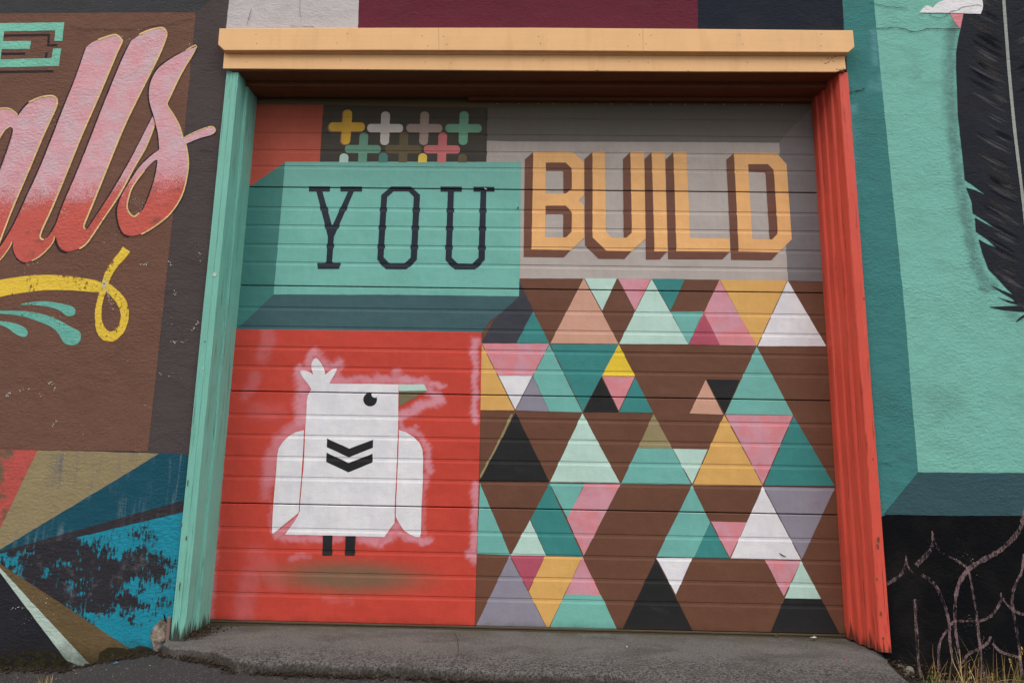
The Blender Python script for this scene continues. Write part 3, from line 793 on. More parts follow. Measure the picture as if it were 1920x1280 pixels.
for mat, cnt in (('streaklight', 125), ('streakdark', 46), ('streakmid', 60)):
    m = MB(); al = []
    for _ in range(cnt):
        st = rnd.uniform(0.35, 0.85)
        side = -1 if rnd.random() < 0.62 else 1
        y0 = rnd.uniform(-110, 600); x0 = float(np.interp(y0, shy, shx))
        a = rnd.uniform(0.02, 0.32); b = min(0.97, a + rnd.uniform(0.35, 0.75))
        half = 95 if side < 0 else 120
        wpx = rnd.uniform(1.2, 3.6) if mat == 'streaklight' and _ % 3 else rnd.uniform(2.0, 6.5) * (1.4 if mat == 'streakmid' else 1)
        pts = []
        for k in range(9):
            t = a + (b - a) * k / 8
            x = x0 + side * half * t; y = y0 - half * (0.52 * t + 0.10 * t * t) * (0.85 if side < 0 else 0.75)
            pts.append((x, y, wpx * math.sin(math.pi * min(1, max(0.03, k / 8))) ** 0.7))
        pts = [p for p in pts if side > 0 or p[0] > float(np.interp(p[1], fl_y, fl_x)) + 4]
        if len(pts) < 4: continue
        lay = 9 + rnd.random() * 1.5
        vs = []
        for i, (x, y, ww) in enumerate(pts):
            for sg in (-1, 0, 1):
                X, Z = at(x, y + sg * ww * 1.25, 0); vs.append((X, -lay * 0.0004, Z))
                al.append((0.0 if sg else 1.0) * math.sin(math.pi * i / (len(pts) - 1)) ** 0.8 * st)
        m.add(vs, [(3 * i + q, 3 * i + 3 + q, 3 * i + 4 + q, 3 * i + 1 + q) for i in range(len(pts) - 1) for q in (0, 1)])
    bo = m.build('barb_streaks', W_[mat], fe); tag(bo, kind='stuff')
    bo.data.attributes.new('soft', 'FLOAT', 'POINT').data.foreach_set('value', al)
ribbon('feather_shaft', SHF, [6.5, 6, 6, 6, 5.5, 5], 'shaft', 12.5, fe)
for p in ([(1920, 592), (1912, 597), (1904, 604)],):
    ribbon('feather_wisp', p, [5, 4, 1], 'feather', 9, fe)
cl = [(1722.7, 25)] + cr([(1727.5, 19), (1734, 13.4), (1741, 12.2), (1748, 16.3)], False, 4) + cr([(1749, 15.5), (1753, 10.3), (1762, 4.3), (1772, 1.2), (1778, 1)], False, 4) + \
     cr([(1778, -4), (1790, -22), (1806, -28), (1822, -24), (1834, -12)], False, 4) + cr([(1836, -10), (1840, 0), (1842, 8.6), (1841, 19), (1837.5, 27.5)], False, 4) + [(1806.6, 26.6), (1780.8, 25.8)]
on_wall('painted_cloud', cl, 'white', 11, label='small white cloud over the feather')

FO = [
    [(1658, 1097), (1677.5, 1085), (1690, 1075), (1696, 1060), (1698, 1041)], [(1698, 1041), (1700, 1056), (1706, 1068), (1716, 1075)],
    [(1717.5, 1059), (1730, 1046), (1742.5, 1032.5), (1748, 1017.5), (1747, 995)], [(1747, 995), (1751, 1012.5), (1760, 1030), (1775, 1041), (1790, 1047.5), (1802.5, 1056), (1812.5, 1065), (1819, 1085), (1825, 1120), (1831, 1155), (1835, 1197), (1840, 1235), (1846, 1275)],
    [(1926, 945), (1920, 967), (1911, 992), (1892.5, 1015), (1870, 1034), (1845, 1047.5), (1825, 1059), (1812, 1070), (1800, 1087.5), (1792.5, 1110), (1790, 1135), (1790, 1162), (1792, 1190), (1797, 1222), (1800, 1275)],
    [(1727, 1077), (1740, 1084), (1755, 1100), (1765, 1120), (1774, 1145), (1779, 1170), (1780, 1197), (1785, 1235), (1790, 1275)],
    [(1715, 1122), (1716, 1155), (1718, 1185), (1721, 1235), (1726, 1270)],
    [(1780, 1172), (1790, 1164), (1815, 1163), (1840, 1162), (1857, 1154), (1870, 1137), (1876, 1122), (1874.5, 1105)], [(1874.5, 1105), (1880, 1122), (1890, 1135), (1902, 1145), (1920, 1151), (1940, 1150)],
    [(1919, 1037), (1915, 1070), (1905, 1090), (1899, 1107), (1897, 1130), (1901, 1155), (1907, 1192), (1912, 1230), (1915, 1275)],
    [(1775, 1180), (1762, 1202), (1759, 1235), (1762, 1265)], [(1802, 1242), (1815, 1225), (1835, 1215), (1850, 1205), (1857, 1192)], [(1860, 1205), (1875, 1220), (1895, 1227), (1915, 1232)]]
FW = [[6, 6, 5, 2], [3, 3], [9, 9, 6, 2], [3, 4, 5, 5], [11, 9, 9, 6, 6], [6, 6, 5], [5, 6, 5], [5, 5, 6, 2], [3, 5, 5], [4, 6, 6, 5], [5, 6], [6, 6], [5, 5]]
for p, ww in zip(FO, FW):
    ribbon('painted_flower_outline', p, [q * 0.95 for q in ww], 'chalk', 6, wall, smooth=5, amp=0.5)

# broken stucco by the foot of the mint jamb: rubble showing
def rubble():
    out = [at(x, y, 0) for x, y in [(300, 1163), (309, 1158), (315, 1166), (314, 1180), (311, 1198), (305, 1206), (302, 1220), (299, 1226), (291, 1222), (287, 1206), (283, 1192), (287, 1178)]]
    cx = sum(p[0] for p in out) / len(out); cz = sum(p[1] for p in out) / len(out)
    P = cr(out, True, 3); n = len(P); V = []; F = []
    rings = 7
    for r in range(rings):
        s = 1 - r / rings
        for i, (x, z) in enumerate(P):
            X, Z = cx + (x - cx) * s, cz + (z - cz) * s
            V.append((X, -0.005 - 0.013 * (1 - s ** 3) - 0.009 * noise.noise((X * 38, Z * 38, 1)) * (r > 0), Z))
    V.append((cx, -0.02, cz))
    for r in range(rings - 1):
        for i in range(n):
            j = (i + 1) % n; F.append((r * n + i, r * n + j, (r + 1) * n + j, (r + 1) * n + i))
    for i in range(n): F.append(((rings - 1) * n + i, (rings - 1) * n + (i + 1) % n, rings * n))
    g = G('exposed_rubble'); col = g.mix(g.ramp(g.noise(26, 5, 0.65), 0.4, 0.62), lin((156, 142, 128)), lin((88, 80, 72)))
    m = g.done(vary(g, col, 0.2, 20), 0.95, g.bump(g.noise(60, 5, 0.7), 0.9, 0.01))
    put(mesh_obj('exposed_rubble', V, F, m, None, True), wall)['label'] = 'pale rubble where the stucco has broken away'
rubble()
ribbon('gap', [(309, 1150), (313.5, 1172), (311.5, 1188), (311, 1206)], [2, 4, 5, 3], GAP, 16, wall)

W_['moss'] = dry('wall_moss_stain', (46, 42, 26), 0.30, 0.52, 40, 0.92)
on_wall('moss_stain', [(188, 1222), (204, 1212), (222, 1212), (240, 1216), (262, 1209), (284, 1214), (294, 1226), (296, 1250), (240, 1262), (180, 1262)], 'moss', 12, amp=0.006, label='dark mossy stain at the foot of the olive brown ray')
on_wall('moss_stain', [(0, 1225), (60, 1215), (110, 1228), (140, 1242), (170, 1262), (60, 1275), (-40, 1270)], 'moss', 11.5, amp=0.008, label='dark mossy stain at the foot of the blackish panel')

# ------------------------------------------------------------------ door frame
frame = empty('door_frame', (0, 0, 0), 'painted wooden door frame, mint left jamb, red right jamb, orange header', 'door frame')


def extrude_profile(name, prof, z0s, z1s, mat, parent, nz=60, wob=0.0012, seed=0, jag=0.012):
    """closed (x, y) profile run upwards; the foot is ragged"""
    n = len(prof); V = []; F = []
    for k in range(nz + 1):
        t = k / nz
        for i, (x, y) in enumerate(prof):
            zb = z0s + jag * noise.noise((x * 60 + seed, y * 60, 1)) ; z = zb + (z1s - zb) * t
            wx = wob * noise.noise((z * 3 + i * 1.7, seed, 0.5)) + wob * 0.5 * noise.noise((z * 14 + i * 3.1, seed, 2.5))
            V.append((x + wx, y + wob * noise.noise((z * 4 + i * 2.3, seed + 5, 0.5)), z))
    for k in range(nz):
        for i in range(n):
            j = (i + 1) % n
            F.append((k * n + i, k * n + j, (k + 1) * n + j, (k + 1) * n + i))
    F.append(tuple(range(n))[::-1]); F.append(tuple(nz * n + i for i in range(n)))
    o = mesh_obj(name, V, F, mat); put(o, parent)
    return bevel(o, 0.0016, 2)


xl, xr = -1.485, 1.487
extrude_profile('jamb', [(xl - 0.062, -0.02), (xl - 0.030, -0.0195), (xl - 0.0285, -0.0165), (xl - 0.027, -0.0195), (xl, -0.02), (xl, 0.066), (xl + 0.006, 0.066), (xl + 0.007, 0.071), (xl + 0.011, 0.071), (xl + 0.011, 0.21), (xl - 0.062, 0.21)], -0.024, 2.698, FR['mint'], frame, seed=3)['label'] = 'mint painted left jamb'
extrude_profile('jamb', [(xr, 0.21), (xr + 0.001, 0.142), (xr + 0.004, 0.134), (xr + 0.012, 0.131), (xr + 0.0155, 0.094), (xr + 0.018, 0.087), (xr + 0.025, 0.084), (xr + 0.0285, 0.042), (xr + 0.031, 0.034), (xr + 0.039, 0.031),
                         (xr + 0.0415, 0.004), (xr + 0.046, -0.016), (xr + 0.049, -0.02), (xr + 0.093, -0.02), (xr + 0.094, 0.21)][::-1], 0.0, 2.712, FR['red'], frame, seed=11)['label'] = 'red painted right jamb with stepped profile'


def header():
    m = MB()
    up = [at(x, y, -0.062) for x, y in [(411, 53.5), (700, 52.2), (1000, 52), (1300, 54.2), (1599.5, 57), (1602.5, 88.5), (1591, 98.4), (1300, 97), (1000, 95), (700, 94.2), (420, 94.6), (408.5, 83.8)]]
    n = len(up); V = [(x, -0.062, z) for x, z in up] + [(x, 0.0, z + 0.004 * (i < 5)) for i, (x, z) in enumerate(up)]
    m.add(V, [tuple(range(n))] + [(i, i + n, (i + 1) % n + n, (i + 1) % n) for i in range(n)] + [tuple(range(2 * n - 1, n - 1, -1))])
    o = bevel(m.build('header_board', FR['orange'], frame), 0.003, 2); o['label'] = 'upper overhanging header board with clipped corners'
    m = MB()
    lo = [at(x, y, -0.037) for x, y in [(420.5, 96), (1000, 96), (1583, 100), (1586.5, 129.5), (1567, 135), (1300, 134.2), (1000, 132.6), (700, 130.6), (417.5, 128.8)]]
    n = len(lo); V = [(x, -0.037, z) for x, z in lo] + [(x, -0.028, z) for x, z in lo]
    m.add(V, [tuple(range(n))] + [(i, i + n, (i + 1) % n + n, (i + 1) % n) for i in range(n)] + [tuple(range(2 * n - 1, n - 1, -1))])
    bevel(m.build('header_board', FR['orange'], frame), 0.002, 2)['label'] = 'lower header board'
    # little bead moulding between the boards
    a, b = at(424, 99.5, -0.045), at(1572, 103.8, -0.045)
    m = MB(); V = []
    for x, z in (a, b): V += [(x, -0.048, z + 0.014), (x, -0.048, z + 0.004), (x, -0.043, z), (x, -0.03, z), (x, -0.03, z + 0.014)]
    m.add(V, [(0, 1, 2, 3, 4), (9, 8, 7, 6, 5)] + [(i, i + 5, (i + 1) % 5 + 5, (i + 1) % 5) for i in range(5)])
    m.build('bead_moulding', FR['orange'], frame)


header()


for x0 in (822, 1205):
    a, b = at(x0, 53.5, -0.0625), at(x0 + 1, 95, -0.0625); m = MB()
    m.add([(a[0], -0.0623, a[1]), (a[0] + 0.0012, -0.0623, a[1]), (b[0] + 0.0012, -0.0623, b[1]), (b[0], -0.0623, b[1])], [(3, 2, 1, 0)])
    m.build('board_joint', plain('board_joint', (150, 112, 72)), frame)
NH = plain('rusty_nail_head', (128, 92, 60))
for px_, py_, Y_ in [(x + rnd.uniform(-14, 14), y + rnd.uniform(-3, 3), Y) for x in (470, 640, 800, 845, 1010, 1185, 1225, 1400, 1550) for y, Y in ((66, -0.0622), (84, -0.0622), (116, -0.0372))]:
    x, z = at(px_, py_, Y_); m = MB(); r = 0.0026
    m.add([(x + r * math.cos(k), Y_ - 0.0006, z + r * math.sin(k)) for k in (5.2, 4.2, 3.1, 2.1, 1.0, 0.0)] + [(x, Y_ - 0.0004, z)], [(0, 1, 6), (1, 2, 6), (2, 3, 6), (3, 4, 6), (4, 5, 6), (5, 0, 6)])
    m.build('nail_head', NH, frame)
CHIPM = plain('chipped_paint', (112, 84, 62))
for px_, py_ in [(1552, 110), (1556, 113), (1560, 109), (1566, 106), (1553, 117), (1548, 119), (1562, 115), (1569, 130), (1575, 131), (1581, 129), (690, 130.5), (1290, 133), (1120, 132), (560, 98.4), (900, 99)]:
    x, z = at(px_, py_, -0.0374); m = MB()
    m.add([(x + rnd.uniform(0.4, 1.4) * 0.006 * math.cos(k), -0.0376, z + rnd.uniform(0.3, 1.0) * 0.004 * math.sin(k)) for k in (5.5, 4.4, 3.3, 2.2, 1.1, 0.1)], [(0, 1, 2, 3, 4, 5)])
    m.build('paint_chip', CHIPM, frame)


def jamb_chip(px_, py_, w_, h_, mat, name='paint_chip', Y=-0.0213):
    x, z = at(px_, py_, Y); m = MB(); q = 3.0 / FPX
    m.add([(x + rnd.uniform(0.6, 1.2) * w_ * q * math.cos(k), Y, z + rnd.uniform(0.6, 1.2) * h_ * q * math.sin(k)) for k in (5.6, 4.9, 4.2, 3.4, 2.7, 2.0, 1.2, 0.4)], [(0, 1, 2, 3, 4, 5, 6, 7)])
    put(mesh_obj(name, m.v, m.f, mat), frame)


DARKW = plain('weathered_chip', (104, 72, 58)); PALEC = plain('pale_scrape', (186, 200, 192))
for a_chip in ((1647, 1011, 2.6, 5, DARKW), (1646, 1024, 2.4, 5, DARKW), (1644, 1085, 1.5, 3, DARKW), (1652, 1150, 1.6, 4, DARKW), (1637, 860, 1.2, 3, DARKW), (1620, 560, 1.2, 2.5, DARKW), (1656, 1196, 2, 3, DARKW),
               (402, 515, 3.6, 4.5, PALEC), (381, 690, 1.4, 3.5, PALEC), (384, 640, 1.2, 2, DARKW), (352, 905, 1.2, 6, DARKW), (340, 985, 1.4, 5, DARKW), (349, 1008, 1.3, 4, DARKW), (337, 1098, 1.4, 8, DARKW)):
    jamb_chip(*a_chip)


def soffit():
    def slope(x): return 0.0075 * (x / 1.35)          # the head of the opening is a little out of level
    def board(y0, y1, z0, z1, name, mat, x0=-1.52, x1=1.56, label=None):
        m = MB(); V = []
        for x in (x0, x1):
            s = slope(x); V += [(x, y0, z0 + s), (x, y1, z0 + s), (x, y1, z1 + s), (x, y0, z1 + s)]
        m.add(V, [(3, 2, 1, 0), (4, 5, 6, 7)] + [(i, (i + 1) % 4, (i + 1) % 4 + 4, i + 4) for i in range(4)])
        o = bevel(m.build(name, mat, frame), 0.0015, 1)
        if label: o['label'] = label
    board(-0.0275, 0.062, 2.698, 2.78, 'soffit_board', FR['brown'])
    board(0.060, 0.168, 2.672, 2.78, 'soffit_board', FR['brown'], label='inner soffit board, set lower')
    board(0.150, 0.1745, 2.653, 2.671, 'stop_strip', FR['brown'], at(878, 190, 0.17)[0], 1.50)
    m = MB()
    for i in range(16):
        x = -0.17 + i * 0.1 + rnd.uniform(-0.015, 0.015); z = 2.642 + slope(x)
        r = 0.0032
        V = [(x + r * math.cos(a), D - 0.004 - 0.003 * (q == 0), z + r * 0.8 * math.sin(a)) for q in (0, 1) for a in [j * math.pi / 3 for j in range(6)]]
        m = MB(); m.add(V, [tuple(range(6))[::-1]] + [(j, (j + 1) % 6, (j + 1) % 6 + 6, j + 6) for j in range(6)])
        m.build('nail_head', NAIL, frame)


soffit()
m = MB()
a0, a1 = at(314.5, 1152, -0.012), at(322, 1206, -0.012)
m.box((a0[0] - 0.001, -0.012, -0.05), (a0[0] + 0.016, 0.1, a0[1] - 0.01)); bevel(m.build('splintered_wood', FR['rawv'], frame), 0.003, 2)['label'] = 'bare splintered strip beside the mint jamb'

# ------------------------------------------------------------------ garage door
door = empty('garage_door', (0, D, 0), 'ribbed overhead garage door painted YOU BUILD with a white bird and triangles', 'garage door')
DX0, DX1 = -1.53, 1.535
for k in range(5):
    p = PROF[k]; V = []; F = []
    xs = np.linspace(DX0, DX1, 26)
    full = [(p[0][0], 0.03)] + p + [(p[-1][0], 0.03)]
    for z, d in full:
        for x in xs: V.append((x, D + d, z))
    n = len(xs)
    for r in range(len(full) - 1):
        for i in range(n - 1): F.append((r * n + i, (r + 1) * n + i, (r + 1) * n + i + 1, r * n + i + 1))
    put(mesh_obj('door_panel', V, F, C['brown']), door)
m = MB(); m.box((DX0, D + 0.032, 0.0), (DX1, D + 0.05, 2.75)); m.build('door_back', GAP, door)
SEAL = woodpaint('weathered_door_foot', (84, 72, 54), crack=0.7, axis='x', under=(48, 38, 28))
m = MB(); m.box((DX0, D - 0.002, 0.0035), (DX1, D + 0.028, 0.0125)); bevel(m.build('bottom_rail', SEAL, door), 0.002)
m = MB(); m.box((DX0, D + 0.002, -0.018), (DX1, D + 0.024, 0.0015)); bevel(m.build('bottom_seal', SEAL, door), 0.003)
# worn top rail above the paint
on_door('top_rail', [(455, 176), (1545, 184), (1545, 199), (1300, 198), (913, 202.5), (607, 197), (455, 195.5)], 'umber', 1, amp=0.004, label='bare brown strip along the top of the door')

PN = 'painted_panel'
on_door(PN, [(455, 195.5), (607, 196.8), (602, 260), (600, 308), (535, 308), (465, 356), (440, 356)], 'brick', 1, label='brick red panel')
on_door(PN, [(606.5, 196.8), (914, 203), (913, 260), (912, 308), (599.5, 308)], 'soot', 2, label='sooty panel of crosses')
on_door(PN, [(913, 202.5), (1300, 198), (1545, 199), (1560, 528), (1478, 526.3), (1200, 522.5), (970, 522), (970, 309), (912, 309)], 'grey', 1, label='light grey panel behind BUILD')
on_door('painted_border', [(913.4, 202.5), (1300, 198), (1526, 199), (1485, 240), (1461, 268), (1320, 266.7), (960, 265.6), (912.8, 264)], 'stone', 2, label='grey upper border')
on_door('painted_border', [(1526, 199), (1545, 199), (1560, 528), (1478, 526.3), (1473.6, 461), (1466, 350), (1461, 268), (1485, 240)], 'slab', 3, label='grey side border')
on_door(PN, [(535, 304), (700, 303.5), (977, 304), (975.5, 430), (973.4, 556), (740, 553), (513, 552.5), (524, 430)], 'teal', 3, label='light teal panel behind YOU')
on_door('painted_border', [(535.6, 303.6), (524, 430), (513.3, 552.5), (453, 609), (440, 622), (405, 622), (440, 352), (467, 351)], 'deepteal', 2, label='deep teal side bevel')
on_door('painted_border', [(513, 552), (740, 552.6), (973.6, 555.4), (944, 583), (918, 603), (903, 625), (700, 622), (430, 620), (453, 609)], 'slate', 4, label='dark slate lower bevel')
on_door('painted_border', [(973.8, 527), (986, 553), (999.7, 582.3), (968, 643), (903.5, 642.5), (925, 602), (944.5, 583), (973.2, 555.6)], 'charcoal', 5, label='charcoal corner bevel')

sp = strokes([
    ([(429, 628), (420, 740), (408, 900), (399, 1060), (393, 1155)], 9, 0.42, D),
    ([(566, 700), (568, 730), (566, 760), (564, 790)], 16, 0.85, D), ([(560, 800), (540, 812), (522, 832), (510, 858), (503, 900)], 17, 0.55, D), ([(500, 910), (498, 930)], 12, 0.35, D),
    ([(580, 690), (582, 668), (590, 660), (600, 664)], 9, 0.8, D), ([(600, 668), (612, 688)], 9, 0.8, D), ([(616, 690), (630, 682), (637, 678)], 9, 0.8, D), ([(636, 676), (641, 686)], 7, 0.7, D), ([(634, 695), (634, 705)], 6, 0.6, D),
    ([(561, 690), (559, 700), (566, 712), (576, 724)], 8, 0.8, D), ([(622, 716), (660, 712), (700, 712), (745, 712)], 9, 0.75, D), ([(708, 706), (712, 712)], 8, 0.6, D), ([(742, 700), (746, 712)], 11, 0.6, D),
    ([(752, 712), (775, 714), (795, 714), (806, 722)], 9, 0.9, D), ([(800, 718), (820, 722), (832, 723)], 6, 0.8, D), ([(806, 735), (822, 745), (826, 752)], 10, 0.9, D), ([(820, 752), (790, 760), (770, 772), (752, 780)], 11, 0.85, D),
    ([(752, 786), (752, 802)], 7, 0.7, D), ([(752, 804), (775, 808), (793, 824), (801, 842), (803, 870), (806, 882)], 8, 0.75, D), ([(797, 890), (799, 915)], 7, 0.5, D), ([(793, 920), (794, 1000)], 6, 0.35, D),
    ([(780, 796), (784, 802)], 4, 0.6, D), ([(532, 1008), (560, 1008), (600, 1010), (640, 1010)], 8, 0.6, D), ([(680, 1010), (720, 1014), (736, 1002), (745, 985)], 11, 0.75, D), ([(715, 1020), (730, 1010), (742, 992), (760, 1005), (790, 1014), (805, 1012)], 8, 0.8, D),
    ([(520, 1002), (540, 985), (555, 972)], 8, 0.7, D), ([(507, 930), (509, 1000)], 4, 0.3, D),
    ([(891, 645), (891, 700), (890, 790)], 7, 0.85, D), ([(893, 910), (891, 960), (889, 1050)], 9, 0.8, D), ([(891, 640), (889, 660)], 10, 0.8, D), ([(882, 1040), (892, 1046)], 9, 0.8, D),
    ([(500, 612), (504, 640), (492, 668)], 16, 0.26, D), ([(478, 705), (472, 726), (462, 740)], 14, 0.22, D), ([(545, 1046), (562, 1042), (582, 1042)], 6, 0.38, D), ([(470, 1080), (462, 1110), (455, 1160)], 22, 0.20, D),
    ([(480, 1040), (520, 1090)], 22, 0.14, D), ([(610, 1122), (660, 1128)], 6, 0.14, D), ([(480, 770), (520, 775)], 20, 0.12, D)])
def smr(x, z):
    cx, cz = at(655, 1081, D); rx, rz = 165 * 3 / FPX, 34 * 3 / FPX
    r = np.sqrt(((x - cx) / rx) ** 2 + ((z - cz) / rz) ** 2)
    q = np.clip(1.25 - r, 0, 1); return q * q * (3 - 2 * q) * 0.95
def red_panel():
    P = [jit([at(x, y, D) for x, y in [(400, 617.2), (445, 617.2), (700, 619.8), (903.4, 622.8), (901, 760), (898, 900), (895, 1000), (890, 1176), (700, 1170), (515, 1165.2), (391, 1160), (370, 1160)]], 0.025, 0.0009, 5)]
    zb = np.concatenate([DZ, np.arange(0.0, 1.5, 0.009)])
    patch(PN, P, C['red'], door, door_depth, 6, zb, {'spray': sp, 'smear': smr}, 0.009, gaps=True, label='red panel behind the bird')
red_panel()

# YOU
for nm, pts, holes in (
    ('Y', [(579.4, 349.7), (618.8, 349.9), (618.8, 359.6), (605, 359.6), (623, 424), (652.7, 359.6), (638.4, 359.6), (638.4, 350), (679, 350.2), (679, 359.6), (663.6, 359.6), (626.4, 444), (622.7, 492.8), (637.4, 492.8), (636.5, 504.3), (595.8, 504.3), (596.5, 492.8), (611.8, 492.8), (615, 444), (593.6, 359.6), (579.4, 359.6)], []),
    ('O', [(733.6, 350), (770.4, 350), (787.7, 365.5), (781.7, 487.4), (762, 504.9), (723.8, 504.9), (707.4, 486.7), (715, 366)], [[(738, 359.4), (766.4, 359.4), (775.8, 369.2), (770, 483), (758.8, 494), (730.3, 494), (719.4, 482.3), (726, 370)]]),
    ('U', [(826, 350), (866, 350.3), (866, 359.8), (851.3, 359.8), (847, 483), (858.3, 494), (885.7, 494.4), (897, 483.6), (901, 359.8), (887.8, 359.8), (887.8, 350.4), (927.2, 350.6), (927.2, 359.8), (912, 359.8), (909, 487.4), (890.7, 505.3), (852.8, 505.3), (835.3, 488), (839.7, 359.8), (826, 359.8)], [])):
    on_door(LET, pts, 'navy', 5, holes=holes, bulge=0.004, amp=0.0005, label='navy slab letter ' + nm)

# BUILD, each letter with its brown drop
BU = [
    ('B', [(1000, 284.8), (1072.6, 284.8), (1095.2, 304.5), (1095.2, 366.5), (1084.7, 376), (1095.2, 385.5), (1095.6, 445.6), (1070.5, 468.6), (996.7, 467.5)],
     [[(1023.4, 305.2), (1060.6, 305.2), (1072.2, 316.6), (1072.2, 353.7), (1061.7, 363), (1022.8, 363)], [(1022.8, 385.9), (1060.6, 385.9), (1072.2, 397.5), (1072.2, 434.2), (1061.3, 445.2), (1022, 445.2)]],
     [[(1000.5, 285), (984, 299.5), (981.9, 481.7), (1057.3, 482.3), (1070.5, 468.4), (996.9, 467.3)], [(1023.4, 305.2), (1060.6, 305.2), (1072.2, 316.6), (1072.2, 353.7), (1061.7, 363), (1056.2, 363), (1056.2, 322.5), (1054, 320.3), (1023.2, 320.3)],
      [(1022.8, 385.9), (1060.6, 385.9), (1072.2, 397.5), (1072.2, 434.2), (1061.3, 445.2), (1056, 445.2), (1056, 403), (1054, 401.2), (1022.6, 401.2)]]),
    ('U', [(1111, 284.8), (1134.5, 284.8), (1136, 434.7), (1147, 446), (1174.3, 446), (1184.8, 436.2), (1182, 284.8), (1207.6, 284.8), (1210.4, 447.8), (1184.2, 470.7), (1137.2, 470), (1111, 445.6)], [],
     [[(1111.3, 285.2), (1095.6, 299), (1096.7, 459.8), (1121.9, 485), (1170.4, 485.4), (1184.6, 470.5), (1137.2, 469.7), (1111.2, 445.4)], [(1182.3, 285.4), (1167.8, 299), (1169.3, 445.8), (1174.3, 445.8), (1185, 436)]]),
    ('I', [(1221.8, 285.1), (1246, 285.1), (1252, 471.4), (1227.3, 471.2)], [], [[(1222, 285.6), (1208.2, 299), (1211, 486.5), (1236.7, 486.5), (1251.3, 471.2), (1227.5, 471)]]),
    ('L', [(1262.5, 285.3), (1287, 285.3), (1294, 446.7), (1367.7, 447.3), (1369, 471.8), (1268.4, 470.7)], [], [[(1262.8, 285.8), (1247.6, 300), (1252.4, 485.8), (1354.4, 486.2), (1368.4, 471.6), (1268.6, 470.5)]]),
    ('D', [(1376, 287), (1455.4, 287.2), (1474.5, 308.2), (1484.3, 448.9), (1459.8, 473), (1385, 471.4)], [[(1402.3, 308.2), (1439.5, 308.2), (1450.6, 319.2), (1458.3, 438), (1447.3, 449.3), (1410.6, 448.2)]],
     [[(1376.3, 287.6), (1361.6, 300), (1370.6, 486.9), (1446, 487.8), (1459.8, 472.8), (1385.2, 471.2)], [(1402.3, 308.2), (1439.5, 308.2), (1450.6, 319.2), (1458.3, 438), (1447.3, 449.3), (1442.8, 449.3), (1435, 325.3), (1433, 323), (1403, 322)]])]
for nm, face, holes, shades in BU:
    o = on_door(LET, face, 'orange', 6, holes=holes, bulge=0.001, amp=0.0005, label='orange block letter ' + nm)
    for s in shades: on_door('letter_shade', s, 'cocoa', 5, parent=o, bulge=0.001, amp=0.0005)


# crosses
def arm(x0, y0, x1, y1, wd):
    """a bar with rounded ends, pixel space"""
    dx, dy = x1 - x0, y1 - y0; L = math.hypot(dx, dy); ux, uy = dx / L, dy / L; nx, ny = -uy, ux; r = wd / 2; e = 0.42 * wd
    P = []
    for (cx, cy, s) in ((x1 - ux * e, y1 - uy * e, 1), (x0 + ux * e, y0 + uy * e, -1)):
        for k in range(9):
            a = math.pi * (k / 8 - 0.5)
            P.append((cx + s * (ux * e * math.cos(a) + nx * r * math.sin(a)), cy + s * (uy * e * math.cos(a) + ny * r * math.sin(a))))
    return P


def cross(mat, hx0, hx1, hy, hw, vx0, vy0, vx1, vy1, vw, label, cut=None, shade=None):
    h = arm(hx0, hy, hx1, hy + 0.4, hw); v = arm(vx0, vy0, vx1, vy1, vw)
    if cut: v = [(x, min(y, cut)) for x, y in v]
    o = on_door('painted_cross', h, mat, 4, bulge=0.0005, amp=0.0003, label=label)
    on_door('cross_bar', v, mat, 4.5, parent=o, bulge=0.0005, amp=0.0003)
    if shade:
        on_door('cross_shade', [(x - 2.2, y + 2) for x, y in h], shade, 3, parent=o, bulge=0, amp=0.0003)
        on_door('cross_shade', [(x - 2.2, y + 1) for x, y in v], shade, 3.4, parent=o, bulge=0, amp=0.0003)


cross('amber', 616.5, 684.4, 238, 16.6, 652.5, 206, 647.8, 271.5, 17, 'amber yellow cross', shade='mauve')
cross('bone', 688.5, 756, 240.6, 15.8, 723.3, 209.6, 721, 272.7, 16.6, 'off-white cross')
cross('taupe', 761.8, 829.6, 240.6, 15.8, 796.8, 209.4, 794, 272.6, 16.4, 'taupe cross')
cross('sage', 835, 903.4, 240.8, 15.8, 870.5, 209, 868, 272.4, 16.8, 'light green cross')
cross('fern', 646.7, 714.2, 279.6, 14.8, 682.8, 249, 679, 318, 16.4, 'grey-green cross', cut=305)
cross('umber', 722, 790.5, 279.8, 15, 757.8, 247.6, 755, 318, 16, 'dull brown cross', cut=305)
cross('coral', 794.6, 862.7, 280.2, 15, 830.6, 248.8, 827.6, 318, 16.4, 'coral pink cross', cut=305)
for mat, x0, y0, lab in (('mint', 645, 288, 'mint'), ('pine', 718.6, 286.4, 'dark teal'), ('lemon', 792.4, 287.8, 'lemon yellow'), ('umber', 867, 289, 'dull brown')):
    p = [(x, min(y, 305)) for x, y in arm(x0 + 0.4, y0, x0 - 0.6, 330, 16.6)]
    on_door('cross_tip', p, mat, 4, bulge=0, amp=0.0003, label=lab + ' tip of a cross cut off by the teal panel')

